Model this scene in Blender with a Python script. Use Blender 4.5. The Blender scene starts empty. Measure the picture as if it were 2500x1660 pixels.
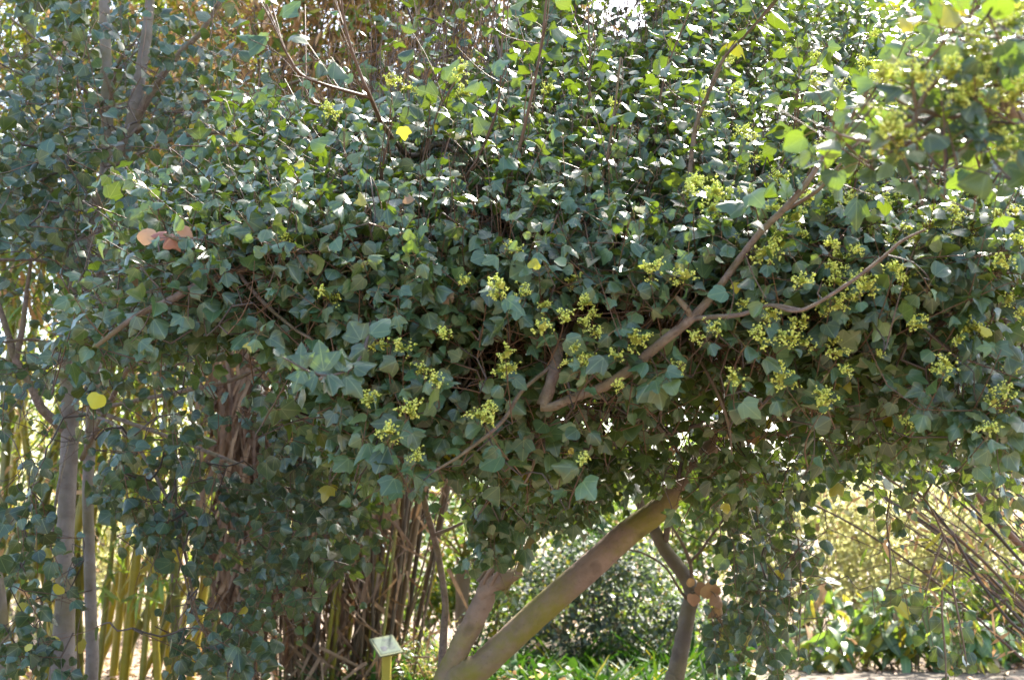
import bpy, math, random
import numpy as np
from mathutils import Vector
random.seed(7)
rng = np.random.default_rng(7)
R = math.radians
SC = bpy.context.scene
COL = SC.collection

# ------------------------------------------------------------------ camera
PITCH = 10.0
EYE = np.array([0.0, 0.0, 1.6])
cam = bpy.data.cameras.new('camera')
cam.sensor_width = 36.0
cam.lens = 38.6
cam.clip_start = 0.05
cam.clip_end = 600
cam.dof.use_dof = True
cam.dof.focus_distance = 3.9
cam.dof.aperture_fstop = 3.6
camo = bpy.data.objects.new('camera', cam)
COL.objects.link(camo)
camo.location = EYE
camo.rotation_euler = (R(90 + PITCH), 0, 0)
SC.camera = camo
F_PX = 2500 * cam.lens / 36.0
CP, SP = math.cos(R(PITCH)), math.sin(R(PITCH))

# ------------------------------------------------------------------ light
SUN_EL, SUN_AZ = 50.0, 28.0          # behind the trees, to the right
w = bpy.data.worlds.new('World')
SC.world = w
w.use_nodes = True
nt = w.node_tree
bg = nt.nodes['Background']
sky = nt.nodes.new('ShaderNodeTexSky')
sky.sky_type = 'NISHITA'
sky.sun_disc = False
sky.sun_elevation = R(SUN_EL)
sky.sun_rotation = R(SUN_AZ)
sky.air_density = 1.0
sky.dust_density = 3.0
sky.ozone_density = 0.6
nt.links.new(sky.outputs[0], bg.inputs[0])
bg.inputs[1].default_value = 0.15
sun = bpy.data.lights.new('sun', 'SUN')
sun.energy = 5.0
sun.angle = R(0.5)
sun.color = (1.0, 0.94, 0.84)
suno = bpy.data.objects.new('sun', sun)
COL.objects.link(suno)
sd = Vector((math.sin(R(SUN_AZ)) * math.cos(R(SUN_EL)), math.cos(R(SUN_AZ)) * math.cos(R(SUN_EL)), math.sin(R(SUN_EL))))
suno.rotation_euler = sd.to_track_quat('Z', 'Y').to_euler()
suno.location = (8, 20, 30)
SC.view_settings.view_transform = 'Standard'
SC.view_settings.look = 'None'
SC.view_settings.gamma = 1
SC.view_settings.exposure = 2.5
SC.cycles.max_bounces = 8
SC.cycles.transmission_bounces = 6
SC.cycles.diffuse_bounces = 4


# ------------------------------------------------------------------ helpers
def P(px, py, d):
    """the point d metres in front of the camera (along Y) that the photograph shows at px, py"""
    x, y = (px - 1250) / F_PX, (830 - py) / F_PX
    fy, fz = CP - y * SP, SP + y * CP
    return EYE + np.array([x, fy, fz]) * (d / fy)


def ground(px, d):
    p = P(px, 1302, d)
    return np.array([p[0], d, 0.0])


def norm(v):
    v = np.asarray(v, float)
    return v / np.maximum(np.linalg.norm(v, axis=-1, keepdims=True), 1e-9)


class MB:
    def __init__(self):
        self.V, self.Fc, self.n = [], [], 0
        self.C, self.U = [], []

    def add(self, V, F, mat=0, col=None, uv=None):
        V = np.asarray(V, float).reshape(-1, 3)
        k = len(V)
        self.V.append(V)
        self.Fc.append((np.asarray(F, int) + self.n, mat))
        if col is None:
            col = np.array([0.5, 0, 0, 1.0])
        col = np.asarray(col, float)
        self.C.append(np.broadcast_to(col, (k, 4)) if col.ndim == 1 else col)
        self.U.append(np.zeros((k, 2)) if uv is None else np.asarray(uv, float))
        self.n += k

    def build(self, name, mats, parent=None, smooth=True):
        V = np.concatenate(self.V)
        me = bpy.data.meshes.new(name)
        me.vertices.add(len(V))
        me.vertices.foreach_set('co', V.astype(np.float32).ravel())
        lv, ls, mi, s = [], [], [], 0
        for F, m in self.Fc:
            k = F.shape[1]
            lv.append(F.ravel())
            ls.append(s + np.arange(len(F)) * k)
            mi.append(np.full(len(F), m))
            s += F.size
        lv, ls, mi = np.concatenate(lv), np.concatenate(ls), np.concatenate(mi)
        me.loops.add(len(lv))
        me.loops.foreach_set('vertex_index', lv.astype(np.int32))
        me.polygons.add(len(ls))
        me.polygons.foreach_set('loop_start', ls.astype(np.int32))
        me.polygons.foreach_set('material_index', mi.astype(np.int32))
        me.polygons.foreach_set('use_smooth', np.full(len(ls), smooth))
        for m in (mats if isinstance(mats, (list, tuple)) else [mats]):
            me.materials.append(m)
        a = me.attributes.new('tint', 'FLOAT_COLOR', 'POINT')
        a.data.foreach_set('color', np.concatenate(self.C).astype(np.float32).ravel())
        u = me.uv_layers.new(name='leaf')
        u.data.foreach_set('uv', np.concatenate(self.U)[lv].astype(np.float32).ravel())
        me.update(calc_edges=True)
        o = bpy.data.objects.new(name, me)
        COL.objects.link(o)
        if parent is not None:
            o.parent = parent
            o.matrix_parent_inverse = parent.matrix_basis.inverted()
        return o


def tag(o, label, cat, group=None, kind=None):
    if label:
        o['label'] = label
    if cat:
        o['category'] = cat
    if group:
        o['group'] = group
    if kind:
        o['kind'] = kind
    return o


def thing(name, label, cat, loc, group=None):
    o = bpy.data.objects.new(name, None)
    o.empty_display_size = 0.2
    COL.objects.link(o)
    o.location = [float(v) for v in loc]
    return tag(o, label, cat, group)


def spline(pts, n):
    pts = np.asarray(pts, float)
    if len(pts) == 2:
        t = np.linspace(0, 1, n)[:, None]
        return pts[0] * (1 - t) + pts[1] * t
    p = np.vstack([2 * pts[0] - pts[1], pts, 2 * pts[-1] - pts[-2]])
    t = np.linspace(0, len(pts) - 1 - 1e-9, n)
    i = t.astype(int)
    f = (t - i)[:, None]
    a, b, c, d = p[i], p[i + 1], p[i + 2], p[i + 3]
    return 0.5 * (2 * b + (c - a) * f + (2 * a - 5 * b + 4 * c - d) * f ** 2 + (3 * b - a - 3 * c + d) * f ** 3)


def tube(mb, pts, rad, k=6, mat=0, col=None, rough=0.0, cap=True):
    pts = np.asarray(pts, float)
    n = len(pts)
    rad = np.broadcast_to(np.asarray(rad, float), (n,))
    t = norm(np.gradient(pts, axis=0))
    ref = np.array([0.31, 0.17, 0.93]) if abs(t[0][2]) < 0.85 else np.array([0.93, 0.31, 0.1])
    u = norm(np.cross(t, ref))
    v = np.cross(t, u)
    a = np.arange(k) * 2 * math.pi / k
    rr = rad[:, None] * np.ones(k)
    if rough:
        rr = rr * (1 + rough * (rng.normal(size=(n, k)) * 0.5 + np.sin(a * 2 + np.linspace(0, 7, n)[:, None]) * 0.6
                                + np.sin(np.linspace(0, 31, n)[:, None] + a) * 0.5))
    V = pts[:, None] + rr[..., None] * (np.cos(a)[None, :, None] * u[:, None] + np.sin(a)[None, :, None] * v[:, None])
    V = V.reshape(-1, 3)
    i = np.arange(n - 1)[:, None] * k
    j = np.arange(k)[None]
    j2 = (j + 1) % k
    Fq = np.stack([i + j, i + j2, i + k + j2, i + k + j], -1).reshape(-1, 4)
    mb.add(V, Fq, mat, col)
    if cap and k > 3:
        for e, base, ctr in ((0, 0, pts[0]), (1, (n - 1) * k, pts[-1])):
            ring = V[base:base + k]
            f = np.stack([np.full(k, k), (np.arange(k) + 1) % k, np.arange(k)], -1)
            mb.add(np.vstack([ring, ctr]), f if e == 0 else f[:, ::-1], mat, col)


# ---- leaves -------------------------------------------------------------
def outline_leaf(half):
    half = np.array(half, float)
    h = len(half)
    mids = np.array([[0, .25], [0, .6]])
    V = np.vstack([mids, half, half[1:-1] * [-1, 1]])
    right = [2 + i for i in range(h)]
    left = [2] + [2 + h + i for i in range(h - 2)] + [1 + h]
    ym = (half[1:, 1] + half[:-1, 1]) / 2
    sw = h - 1
    while sw > 0 and ym[sw - 1] > .5:
        sw -= 1
    F = []
    for i in range(h - 1):
        m = 0 if i < sw else 1
        F.append([m, right[i], right[i + 1]])
        F.append([m, left[i + 1], left[i]])
    F.append([0, right[sw], 1])
    F.append([0, 1, left[sw]])
    return V, np.array(F)


def strip_leaf(width, rows):
    y = np.linspace(0, 1, rows)
    wd = np.array([width(t) for t in y])
    V = np.concatenate([np.stack([-wd, y], 1), np.stack([0 * y, y], 1), np.stack([wd, y], 1)])
    F = []
    for i in range(rows - 1):
        for c in (0, 1):
            a = c * rows + i
            F += [[a, a + rows, a + rows + 1], [a, a + rows + 1, a + 1]]
    return V, np.array(F)


PROTO = {
    'lobe_a': outline_leaf([(0, 0), (.17, -.07), (.36, -.01), (.47, .17), (.58, .44), (.40, .52), (.29, .60), (.22, .78), (.10, .92), (0, 1)]),
    'lobe_b': outline_leaf([(0, 0), (.22, -.06), (.42, .06), (.50, .28), (.49, .47), (.36, .55), (.31, .66), (.20, .82), (.09, .92), (0, .97)]),
    'lobe_c': outline_leaf([(0, 0), (.18, -.04), (.33, .08), (.55, .30), (.68, .55), (.46, .53), (.29, .56), (.24, .74), (.11, .94), (0, 1.08)]),
    'round': outline_leaf([(0, 0), (.22, -.05), (.42, .06), (.52, .26), (.53, .48), (.42, .64), (.31, .74), (.18, .87), (.08, .93), (0, .95)]),
    'diamond': (np.array([[0, 0], [.36, .45], [0, 1], [-.36, .45]]), np.array([[0, 1, 2], [0, 2, 3]])),
    'lance': strip_leaf(lambda t: .085 * math.sin(math.pi * min(1, t * .93 + .07)) ** .8 if t < 1 else 0.0, 5),
    'strap': strip_leaf(lambda t: .035 * (1 - t ** 3) + .002, 9),
    'broad': strip_leaf(lambda t: .19 * math.sin(math.pi * (t * .96 + .04)) ** .75 if t < 1 else 0.0, 8),
}


def add_leaves(mb, proto, pos, b, n, size, mat=0, tint=None, fold=0.0, bend=0.2, jitter=0.5):
    """one leaf per row: base at pos, tip along b, upper side along n"""
    pos = np.asarray(pos, float).reshape(-1, 3)
    N = len(pos)
    if N == 0:
        return
    L, F = PROTO[proto]
    b = norm(b)
    n = np.asarray(n, float)
    n = norm(n - (n * b).sum(1, keepdims=True) * b)
    x = np.cross(b, n)
    size = np.broadcast_to(np.asarray(size, float), (N,))
    fd = fold + jitter * rng.normal(size=N) * 0.55
    bd = bend + jitter * rng.normal(size=N) * 0.3
    tw = rng.normal(size=N) * jitter * 0.5
    cu = .25 + rng.normal(size=N) * jitter * 0.6
    lx, ly = L[:, 0], L[:, 1]
    z = (fd[:, None] * np.abs(lx) - bd[:, None] * ly ** 2 + tw[:, None] * lx * ly - cu[:, None] * lx ** 2 * 1.2
         + rng.normal(size=(N, len(L))) * .02 * jitter)
    sx = (1 + rng.normal(size=N) * 0.09)[:, None] * np.ones(len(L))
    V = pos[:, None] + size[:, None, None] * ((lx * sx)[..., None] * x[:, None] + ly[None, :, None] * b[:, None] + z[..., None] * n[:, None])
    FF = (np.arange(N)[:, None, None] * len(L) + F[None]).reshape(-1, F.shape[1])
    if tint is None:
        tint = np.stack([rng.random(N), np.zeros(N), np.zeros(N), np.ones(N)], 1)
    C = np.repeat(tint, len(L), 0)
    U = np.tile(L, (N, 1))
    mb.add(V.reshape(-1, 3), FF, mat, C, U)


def rand_tint(N, yellow=0.02, dead=0.001):
    t = np.zeros((N, 4))
    t[:, 0] = rng.random(N)
    t[:, 1] = np.where(rng.random(N) < yellow, rng.uniform(.5, 1, N), rng.random(N) ** 5 * .12)
    t[:, 2] = np.where(rng.random(N) < dead, 1.0, 0)
    t[:, 3] = 1
    return t


# ------------------------------------------------------------------ materials
def mat_new(name):
    m = bpy.data.materials.new(name)
    m.use_nodes = True
    t = m.node_tree
    t.nodes.clear()
    return m, t, t.nodes, t.links


def mix_col(N, Lk, f, a, b, blend='MIX'):
    m = N.new('ShaderNodeMix')
    m.data_type = 'RGBA'
    m.blend_type = blend
    for s, v in ((m.inputs[0], f), (m.inputs[6], a), (m.inputs[7], b)):
        if hasattr(v, 'is_linked'):
            Lk.new(v, s)
        elif isinstance(v, tuple):
            s.default_value = (*v, 1)
        else:
            s.default_value = v
    return m.outputs[2]


def math_n(N, Lk, op, a, b=None, c=None, clamp=False):
    m = N.new('ShaderNodeMath')
    m.operation = op
    m.use_clamp = clamp
    for i, v in enumerate((a, b, c)):
        if v is None:
            continue
        if hasattr(v, 'is_linked'):
            Lk.new(v, m.inputs[i])
        else:
            m.inputs[i].default_value = v
    return m.outputs[0]


def leaf_mat(name, top, under, trans, yellow=(.42, .36, .03), dead=(.30, .18, .09), rough=.42, tmix=.3, veins='palm', vein_amt=.35, spec=.5):
    m, t, N, L = mat_new(name)
    out = N.new('ShaderNodeOutputMaterial')
    at = N.new('ShaderNodeAttribute')
    at.attribute_name = 'tint'
    sp = N.new('ShaderNodeSeparateColor')
    L.new(at.outputs['Color'], sp.inputs[0])
    r, g, b = sp.outputs
    geo = N.new('ShaderNodeNewGeometry')
    base = mix_col(N, L, geo.outputs['Backfacing'], top, under)
    tex = N.new('ShaderNodeTexNoise')
    tex.inputs['Scale'].default_value = 55
    tex.inputs['Detail'].default_value = 3
    tc = N.new('ShaderNodeTexCoord')
    L.new(tc.outputs['Object'], tex.inputs['Vector'])
    br = math_n(N, L, 'ADD', math_n(N, L, 'MULTIPLY', math_n(N, L, 'POWER', r, 1.3), 1.15), math_n(N, L, 'MULTIPLY', tex.outputs[0], .55))
    br = math_n(N, L, 'ADD', br, .28)
    hs = N.new('ShaderNodeHueSaturation')
    hs.inputs['Saturation'].default_value = 1
    L.new(br, hs.inputs['Value'])
    reg = N.new('ShaderNodeTexNoise')          # whole sprays differ a little in hue
    reg.inputs['Scale'].default_value = 2.6
    reg.inputs['Detail'].default_value = 2
    L.new(tc.outputs['Object'], reg.inputs['Vector'])
    hv = math_n(N, L, 'ADD', reg.outputs[0], math_n(N, L, 'MULTIPLY', math_n(N, L, 'FRACT', math_n(N, L, 'MULTIPLY', r, 37.0)), .5))
    mh = N.new('ShaderNodeMapRange')
    L.new(hv, mh.inputs[0])
    mh.inputs[1].default_value, mh.inputs[2].default_value = .35, 1.15
    mh.inputs[3].default_value, mh.inputs[4].default_value = .455, .535
    L.new(mh.outputs[0], hs.inputs['Hue'])
    L.new(base, hs.inputs['Color'])
    base = mix_col(N, L, g, hs.outputs[0], yellow)
    base = mix_col(N, L, b, base, dead)
    if veins:
        uv = N.new('ShaderNodeUVMap')
        uv.uv_map = 'leaf'
        s2 = N.new('ShaderNodeSeparateXYZ')
        L.new(uv.outputs[0], s2.inputs[0])
        ax = math_n(N, L, 'ABSOLUTE', s2.outputs[0])
        d = ax
        if veins == 'palm':
            for ang in (42, 80):
                d2 = math_n(N, L, 'ABSOLUTE', math_n(N, L, 'SUBTRACT', math_n(N, L, 'MULTIPLY', ax, math.cos(R(ang))),
                                                    math_n(N, L, 'MULTIPLY', s2.outputs[1], math.sin(R(ang)))))
                d2 = math_n(N, L, 'ADD', d2, .006 if ang == 42 else .012)
                d = math_n(N, L, 'MINIMUM', d, d2)
        mr = N.new('ShaderNodeMapRange')
        mr.interpolation_type = 'SMOOTHSTEP'
        L.new(d, mr.inputs[0])
        mr.inputs[1].default_value = .008
        mr.inputs[2].default_value = .026
        mr.inputs[3].default_value = vein_amt
        mr.inputs[4].default_value = 0
        base = mix_col(N, L, mr.outputs[0], base, (.30, .36, .14))
    p = N.new('ShaderNodeBsdfPrincipled')
    L.new(base, p.inputs['Base Color'])
    p.inputs['Roughness'].default_value = rough
    p.inputs['Specular IOR Level'].default_value = spec
    tr = N.new('ShaderNodeBsdfTranslucent')
    tcol = mix_col(N, L, g, trans, yellow)
    tcol = mix_col(N, L, b, tcol, dead)
    L.new(tcol, tr.inputs[0])
    mx = N.new('ShaderNodeMixShader')
    mx.inputs[0].default_value = tmix
    L.new(p.outputs[0], mx.inputs[1])
    L.new(tr.outputs[0], mx.inputs[2])
    L.new(mx.outputs[0], out.inputs[0])
    return m


def bark_mat(name, c1, c2, moss=None, scale=18, moss_amt=.5, rough=.8, bump=.35, stretch=(1, 1, 1)):
    m, t, N, L = mat_new(name)
    out = N.new('ShaderNodeOutputMaterial')
    tc = N.new('ShaderNodeTexCoord')
    mp = N.new('ShaderNodeMapping')
    mp.inputs['Scale'].default_value = stretch
    L.new(tc.outputs['Object'], mp.inputs[0])

    def noise(s, det=6, ro=.6):
        n = N.new('ShaderNodeTexNoise')
        n.inputs['Scale'].default_value = s
        n.inputs['Detail'].default_value = det
        n.inputs['Roughness'].default_value = ro
        L.new(mp.outputs[0], n.inputs[0])
        return n.outputs[0]
    n1 = noise(scale)
    cr = N.new('ShaderNodeMapRange')
    L.new(n1, cr.inputs[0])
    cr.inputs[1].default_value, cr.inputs[2].default_value = .35, .65
    base = mix_col(N, L, cr.outputs[0], c1, c2)
    n2 = noise(scale * 6, 4)
    sp = N.new('ShaderNodeMapRange')
    L.new(n2, sp.inputs[0])
    sp.inputs[1].default_value, sp.inputs[2].default_value = .6, .72
    sp.inputs[4].default_value = .5
    base = mix_col(N, L, sp.outputs[0], base, tuple(v * .45 for v in c1))
    if moss:
        n3 = noise(scale * .22, 5, .65)
        ms = N.new('ShaderNodeMapRange')
        L.new(n3, ms.inputs[0])
        ms.inputs[1].default_value, ms.inputs[2].default_value = .43, .58
        ms.inputs[4].default_value = moss_amt
        base = mix_col(N, L, ms.outputs[0], base, moss)
    vo = N.new('ShaderNodeTexVoronoi')
    vo.inputs['Scale'].default_value = scale * .62
    vo.inputs['Randomness'].default_value = 1
    wv = N.new('ShaderNodeVectorMath')
    wv.operation = 'ADD'
    L.new(mp.outputs[0], wv.inputs[0])
    nz = N.new('ShaderNodeTexNoise')
    nz.inputs['Scale'].default_value = scale * 1.5
    L.new(mp.outputs[0], nz.inputs[0])
    sc_ = N.new('ShaderNodeVectorMath')
    sc_.operation = 'SCALE'
    sc_.inputs['Scale'].default_value = .06
    L.new(nz.outputs['Color'], sc_.inputs[0])
    L.new(sc_.outputs[0], wv.inputs[1])
    L.new(wv.outputs[0], vo.inputs['Vector'])
    kn = N.new('ShaderNodeMapRange')
    L.new(vo.outputs['Distance'], kn.inputs[0])
    kn.inputs[1].default_value, kn.inputs[2].default_value = .10, .2
    kn.inputs[3].default_value, kn.inputs[4].default_value = .4, 0
    base = mix_col(N, L, kn.outputs[0], base, tuple(v * .3 for v in c1))
    p = N.new('ShaderNodeBsdfPrincipled')
    L.new(base, p.inputs['Base Color'])
    p.inputs['Roughness'].default_value = rough
    p.inputs['Specular IOR Level'].default_value = .3
    bp = N.new('ShaderNodeBump')
    bp.inputs['Strength'].default_value = bump
    bp.inputs['Distance'].default_value = .02
    L.new(math_n(N, L, 'SUBTRACT', math_n(N, L, 'ADD', n1, math_n(N, L, 'MULTIPLY', n2, .5)), kn.outputs[0]), bp.inputs['Height'])
    L.new(bp.outputs[0], p.inputs['Normal'])
    L.new(p.outputs[0], out.inputs[0])
    return m


def tint_mat(name, a, b, rough=.5, tmix=0.0, trans=None):
    """colour runs from a to b with each piece's own tint"""
    m, t, N, L = mat_new(name)
    out = N.new('ShaderNodeOutputMaterial')
    at = N.new('ShaderNodeAttribute')
    at.attribute_name = 'tint'
    sp = N.new('ShaderNodeSeparateColor')
    L.new(at.outputs['Color'], sp.inputs[0])
    tc = N.new('ShaderNodeTexCoord')
    n = N.new('ShaderNodeTexNoise')
    n.inputs['Scale'].default_value = 14
    n.inputs['Detail'].default_value = 4
    L.new(tc.outputs['Object'], n.inputs[0])
    f = math_n(N, L, 'ADD', sp.outputs[0], math_n(N, L, 'MULTIPLY', math_n(N, L, 'SUBTRACT', n.outputs[0], .5), .9), clamp=True)
    base = mix_col(N, L, f, a, b)
    p = N.new('ShaderNodeBsdfPrincipled')
    L.new(base, p.inputs['Base Color'])
    p.inputs['Roughness'].default_value = rough
    sh = p.outputs[0]
    if tmix:
        tr = N.new('ShaderNodeBsdfTranslucent')
        if trans:
            tr.inputs[0].default_value = (*trans, 1)
        else:
            L.new(base, tr.inputs[0])
        mx = N.new('ShaderNodeMixShader')
        mx.inputs[0].default_value = tmix
        L.new(sh, mx.inputs[1])
        L.new(tr.outputs[0], mx.inputs[2])
        sh = mx.outputs[0]
    L.new(sh, out.inputs[0])
    return m


def soil_mat(name, cols, scale):
    m, t, N, L = mat_new(name)
    out = N.new('ShaderNodeOutputMaterial')
    tc = N.new('ShaderNodeTexCoord')
    n = N.new('ShaderNodeTexNoise')
    n.inputs['Scale'].default_value = scale
    n.inputs['Detail'].default_value = 10
    n.inputs['Roughness'].default_value = .7
    L.new(tc.outputs['Object'], n.inputs[0])
    v = N.new('ShaderNodeTexVoronoi')
    v.inputs['Scale'].default_value = scale * 9
    L.new(tc.outputs['Object'], v.inputs['Vector'])
    cr = N.new('ShaderNodeMapRange')
    L.new(n.outputs[0], cr.inputs[0])
    cr.inputs[1].default_value, cr.inputs[2].default_value = .35, .65
    base = mix_col(N, L, cr.outputs[0], cols[0], cols[1])
    sv = N.new('ShaderNodeSeparateColor')
    L.new(v.outputs['Color'], sv.inputs[0])
    st = math_n(N, L, 'GREATER_THAN', sv.outputs[0], .72)
    base = mix_col(N, L, math_n(N, L, 'MULTIPLY', st, .6), base, cols[2])
    p = N.new('ShaderNodeBsdfPrincipled')
    L.new(base, p.inputs['Base Color'])
    p.inputs['Roughness'].default_value = .95
    bp = N.new('ShaderNodeBump')
    bp.inputs['Strength'].default_value = .6
    bp.inputs['Distance'].default_value = .03
    L.new(n.outputs[0], bp.inputs['Height'])
    L.new(bp.outputs[0], p.inputs['Normal'])
    L.new(p.outputs[0], out.inputs[0])
    return m


M_LEAF = leaf_mat('maple_leaf', (.036, .079, .037), (.072, .12, .042), (.19, .29, .012), rough=.36, tmix=.175, spec=.62)
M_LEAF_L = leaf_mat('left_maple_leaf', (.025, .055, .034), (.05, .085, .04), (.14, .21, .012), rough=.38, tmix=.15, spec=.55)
M_LEAF_Y = leaf_mat('young_leaf', (.09, .17, .06), (.12, .2, .06), (.25, .38, .04), rough=.4)
M_LEAF_N = leaf_mat('near_leaf', (.036, .068, .042), (.08, .13, .045), (.19, .30, .014), rough=.34, tmix=.25, spec=.55)
M_TWIG = tint_mat('twig', (.035, .025, .019), (.095, .072, .056), rough=.7)
M_SHOOT = tint_mat('shoot', (.065, .034, .017), (.125, .066, .032), rough=.6)
M_PETIOLE = tint_mat('petiole', (.16, .15, .04), (.22, .12, .05), rough=.55)
M_BARK = bark_mat('maple_bark', (.145, .103, .078), (.235, .168, .126), moss=(.16, .15, .015), scale=9, moss_amt=.85)
M_BARK_L = bark_mat('pale_bark', (.12, .098, .082), (.185, .16, .138), moss=(.12, .10, .02), scale=8, moss_amt=.55)
M_BRANCH = bark_mat('branch_bark', (.10, .07, .054), (.2, .15, .12), moss=(.13, .115, .03), scale=34, moss_amt=.4)
M_FLOWER = tint_mat('blossom', (.62, .70, .11), (.82, .84, .25), rough=.6, tmix=.38)
M_BRACT = tint_mat('bract', (.26, .33, .04), (.34, .34, .06), rough=.5, tmix=.35)
M_DEADLEAF = leaf_mat('dead_leaf', (.25, .15, .08), (.30, .19, .10), (.3, .17, .07), rough=.7, tmix=.2, vein_amt=.15)
M_YELLOW = leaf_mat('yellow_leaf', (.26, .30, .03), (.30, .32, .04), (.5, .5, .03), rough=.5, tmix=.4, vein_amt=.15)
M_CULM = tint_mat('bamboo_culm', (.05, .065, .008), (.27, .21, .012), rough=.38)
M_CULM_B = tint_mat('brown_culm', (.03, .02, .011), (.12, .075, .035), rough=.6)
M_CULM_D = tint_mat('dark_culm', (.03, .022, .015), (.16, .085, .045), rough=.6)
M_SHEATH = tint_mat('dry_sheath', (.085, .042, .02), (.25, .155, .08), rough=.8, tmix=.12)
M_BAM = leaf_mat('bamboo_leaf', (.06, .12, .02), (.08, .14, .03), (.26, .36, .03), rough=.45, tmix=.35, veins=None, dead=(.42, .25, .11))
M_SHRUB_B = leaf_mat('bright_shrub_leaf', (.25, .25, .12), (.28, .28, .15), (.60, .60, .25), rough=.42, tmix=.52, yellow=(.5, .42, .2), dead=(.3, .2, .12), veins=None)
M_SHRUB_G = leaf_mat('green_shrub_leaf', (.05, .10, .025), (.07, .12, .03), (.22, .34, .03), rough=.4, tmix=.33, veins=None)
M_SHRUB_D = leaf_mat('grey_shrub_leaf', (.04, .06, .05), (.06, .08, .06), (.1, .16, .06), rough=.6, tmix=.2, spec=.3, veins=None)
M_BROAD = leaf_mat('broad_leaf', (.055, .11, .04), (.08, .14, .05), (.2, .32, .03), rough=.42, tmix=.3, veins='mid', vein_amt=.6, yellow=(.45, .36, .03))
M_STRAP = leaf_mat('strap_leaf', (.022, .06, .012), (.03, .07, .015), (.05, .14, .008), rough=.6, tmix=.22, spec=.3, veins=None)
M_STEM = tint_mat('shrub_stem', (.10, .07, .045), (.2, .15, .1), rough=.8)
M_SOIL = soil_mat('soil', ((.11, .075, .05), (.2, .15, .105), (.26, .19, .13)), 2.2)
M_PATH = soil_mat('sand', ((.085, .064, .045), (.13, .104, .076), (.10, .076, .052)), 1.6)
M_LITTER = leaf_mat('litter', (.30, .2, .12), (.34, .24, .15), (.3, .2, .1), rough=.75, tmix=.15, veins=None, yellow=(.4, .33, .1), dead=(.14, .08, .05))

UP = np.array([0, 0, 1.0])
CAMD = np.array([0, -1.0, 0])


def soft_hit(px, py):
    return True


# ------------------------------------------------------------------ ground
def make_ground():
    n = 90
    xs = np.concatenate([np.linspace(-250, -16, 12), np.linspace(-15, 15, n), np.linspace(16, 250, 12)])
    ys = np.concatenate([np.linspace(-60, -2, 8), np.linspace(-1, 26, n), np.linspace(28, 400, 14)])
    X, Y = np.meshgrid(xs, ys, indexing='ij')
    Z = .025 * np.sin(X * 1.7 + Y * .6) * np.cos(Y * 1.3) - .03
    V = np.stack([X, Y, Z], -1).reshape(-1, 3)
    a, b = len(xs), len(ys)
    i, j = np.meshgrid(np.arange(a - 1), np.arange(b - 1), indexing='ij')
    q = (i * b + j).ravel()
    mb = MB()
    mb.add(V, np.stack([q, q + b, q + b + 1, q + 1], -1))
    tag(mb.build('ground', M_SOIL), 'brown earth strewn with dry leaves', None, kind='structure')
    # sandy path across the lower right
    c = spline([(1.0, 11.4, .012), (3.2, 12.3, .012), (6.0, 12.55, .012), (10.5, 12.4, .012), (16, 12, .012)], 40)
    mb = MB()
    wv = np.linspace(-1, 1, 7)
    hw = 0.95
    V = np.array([[p[0], p[1] + hw * s * (1 + .08 * math.sin(k * 1.3 + s * 2)), .014 - .01 * s * s] for k, p in enumerate(c) for s in wv])
    q = np.array([k * 7 + s for k in range(39) for s in range(6)])
    mb.add(V, np.stack([q, q + 7, q + 8, q + 1], -1)[:, ::-1])
    tag(mb.build('path', M_PATH), 'sandy garden path crossing the lower right', None, kind='structure')
    # fallen leaves
    N = 9000
    x = rng.uniform(-6.5, 8.5, N)
    y = rng.uniform(8.5, 18, N)
    keep = ~((x / y > -.17) & (x / y < .19) & (y < 19)) & ~((np.abs(y - 12.4) < .8) & (x > 2) & (rng.random(N) < .8))
    x, y = x[keep], y[keep]
    N = len(x)
    pos = np.stack([x, y, .02 + rng.random(N) * .03], 1)
    a = rng.uniform(0, 6.28, N)
    b = np.stack([np.cos(a), np.sin(a), rng.normal(size=N) * .25], 1)
    nn = np.stack([rng.normal(size=N) * .35, rng.normal(size=N) * .35, np.ones(N)], 1)
    mb = MB()
    add_leaves(mb, 'diamond', pos, b, nn, rng.uniform(.05, .13, N), 0, rand_tint(N, .15, .3), jitter=.8)
    tag(mb.build('leaf_litter', M_LITTER), 'dry fallen leaves scattered over the bare earth', 'fallen leaves', kind='stuff')


make_ground()


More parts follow.
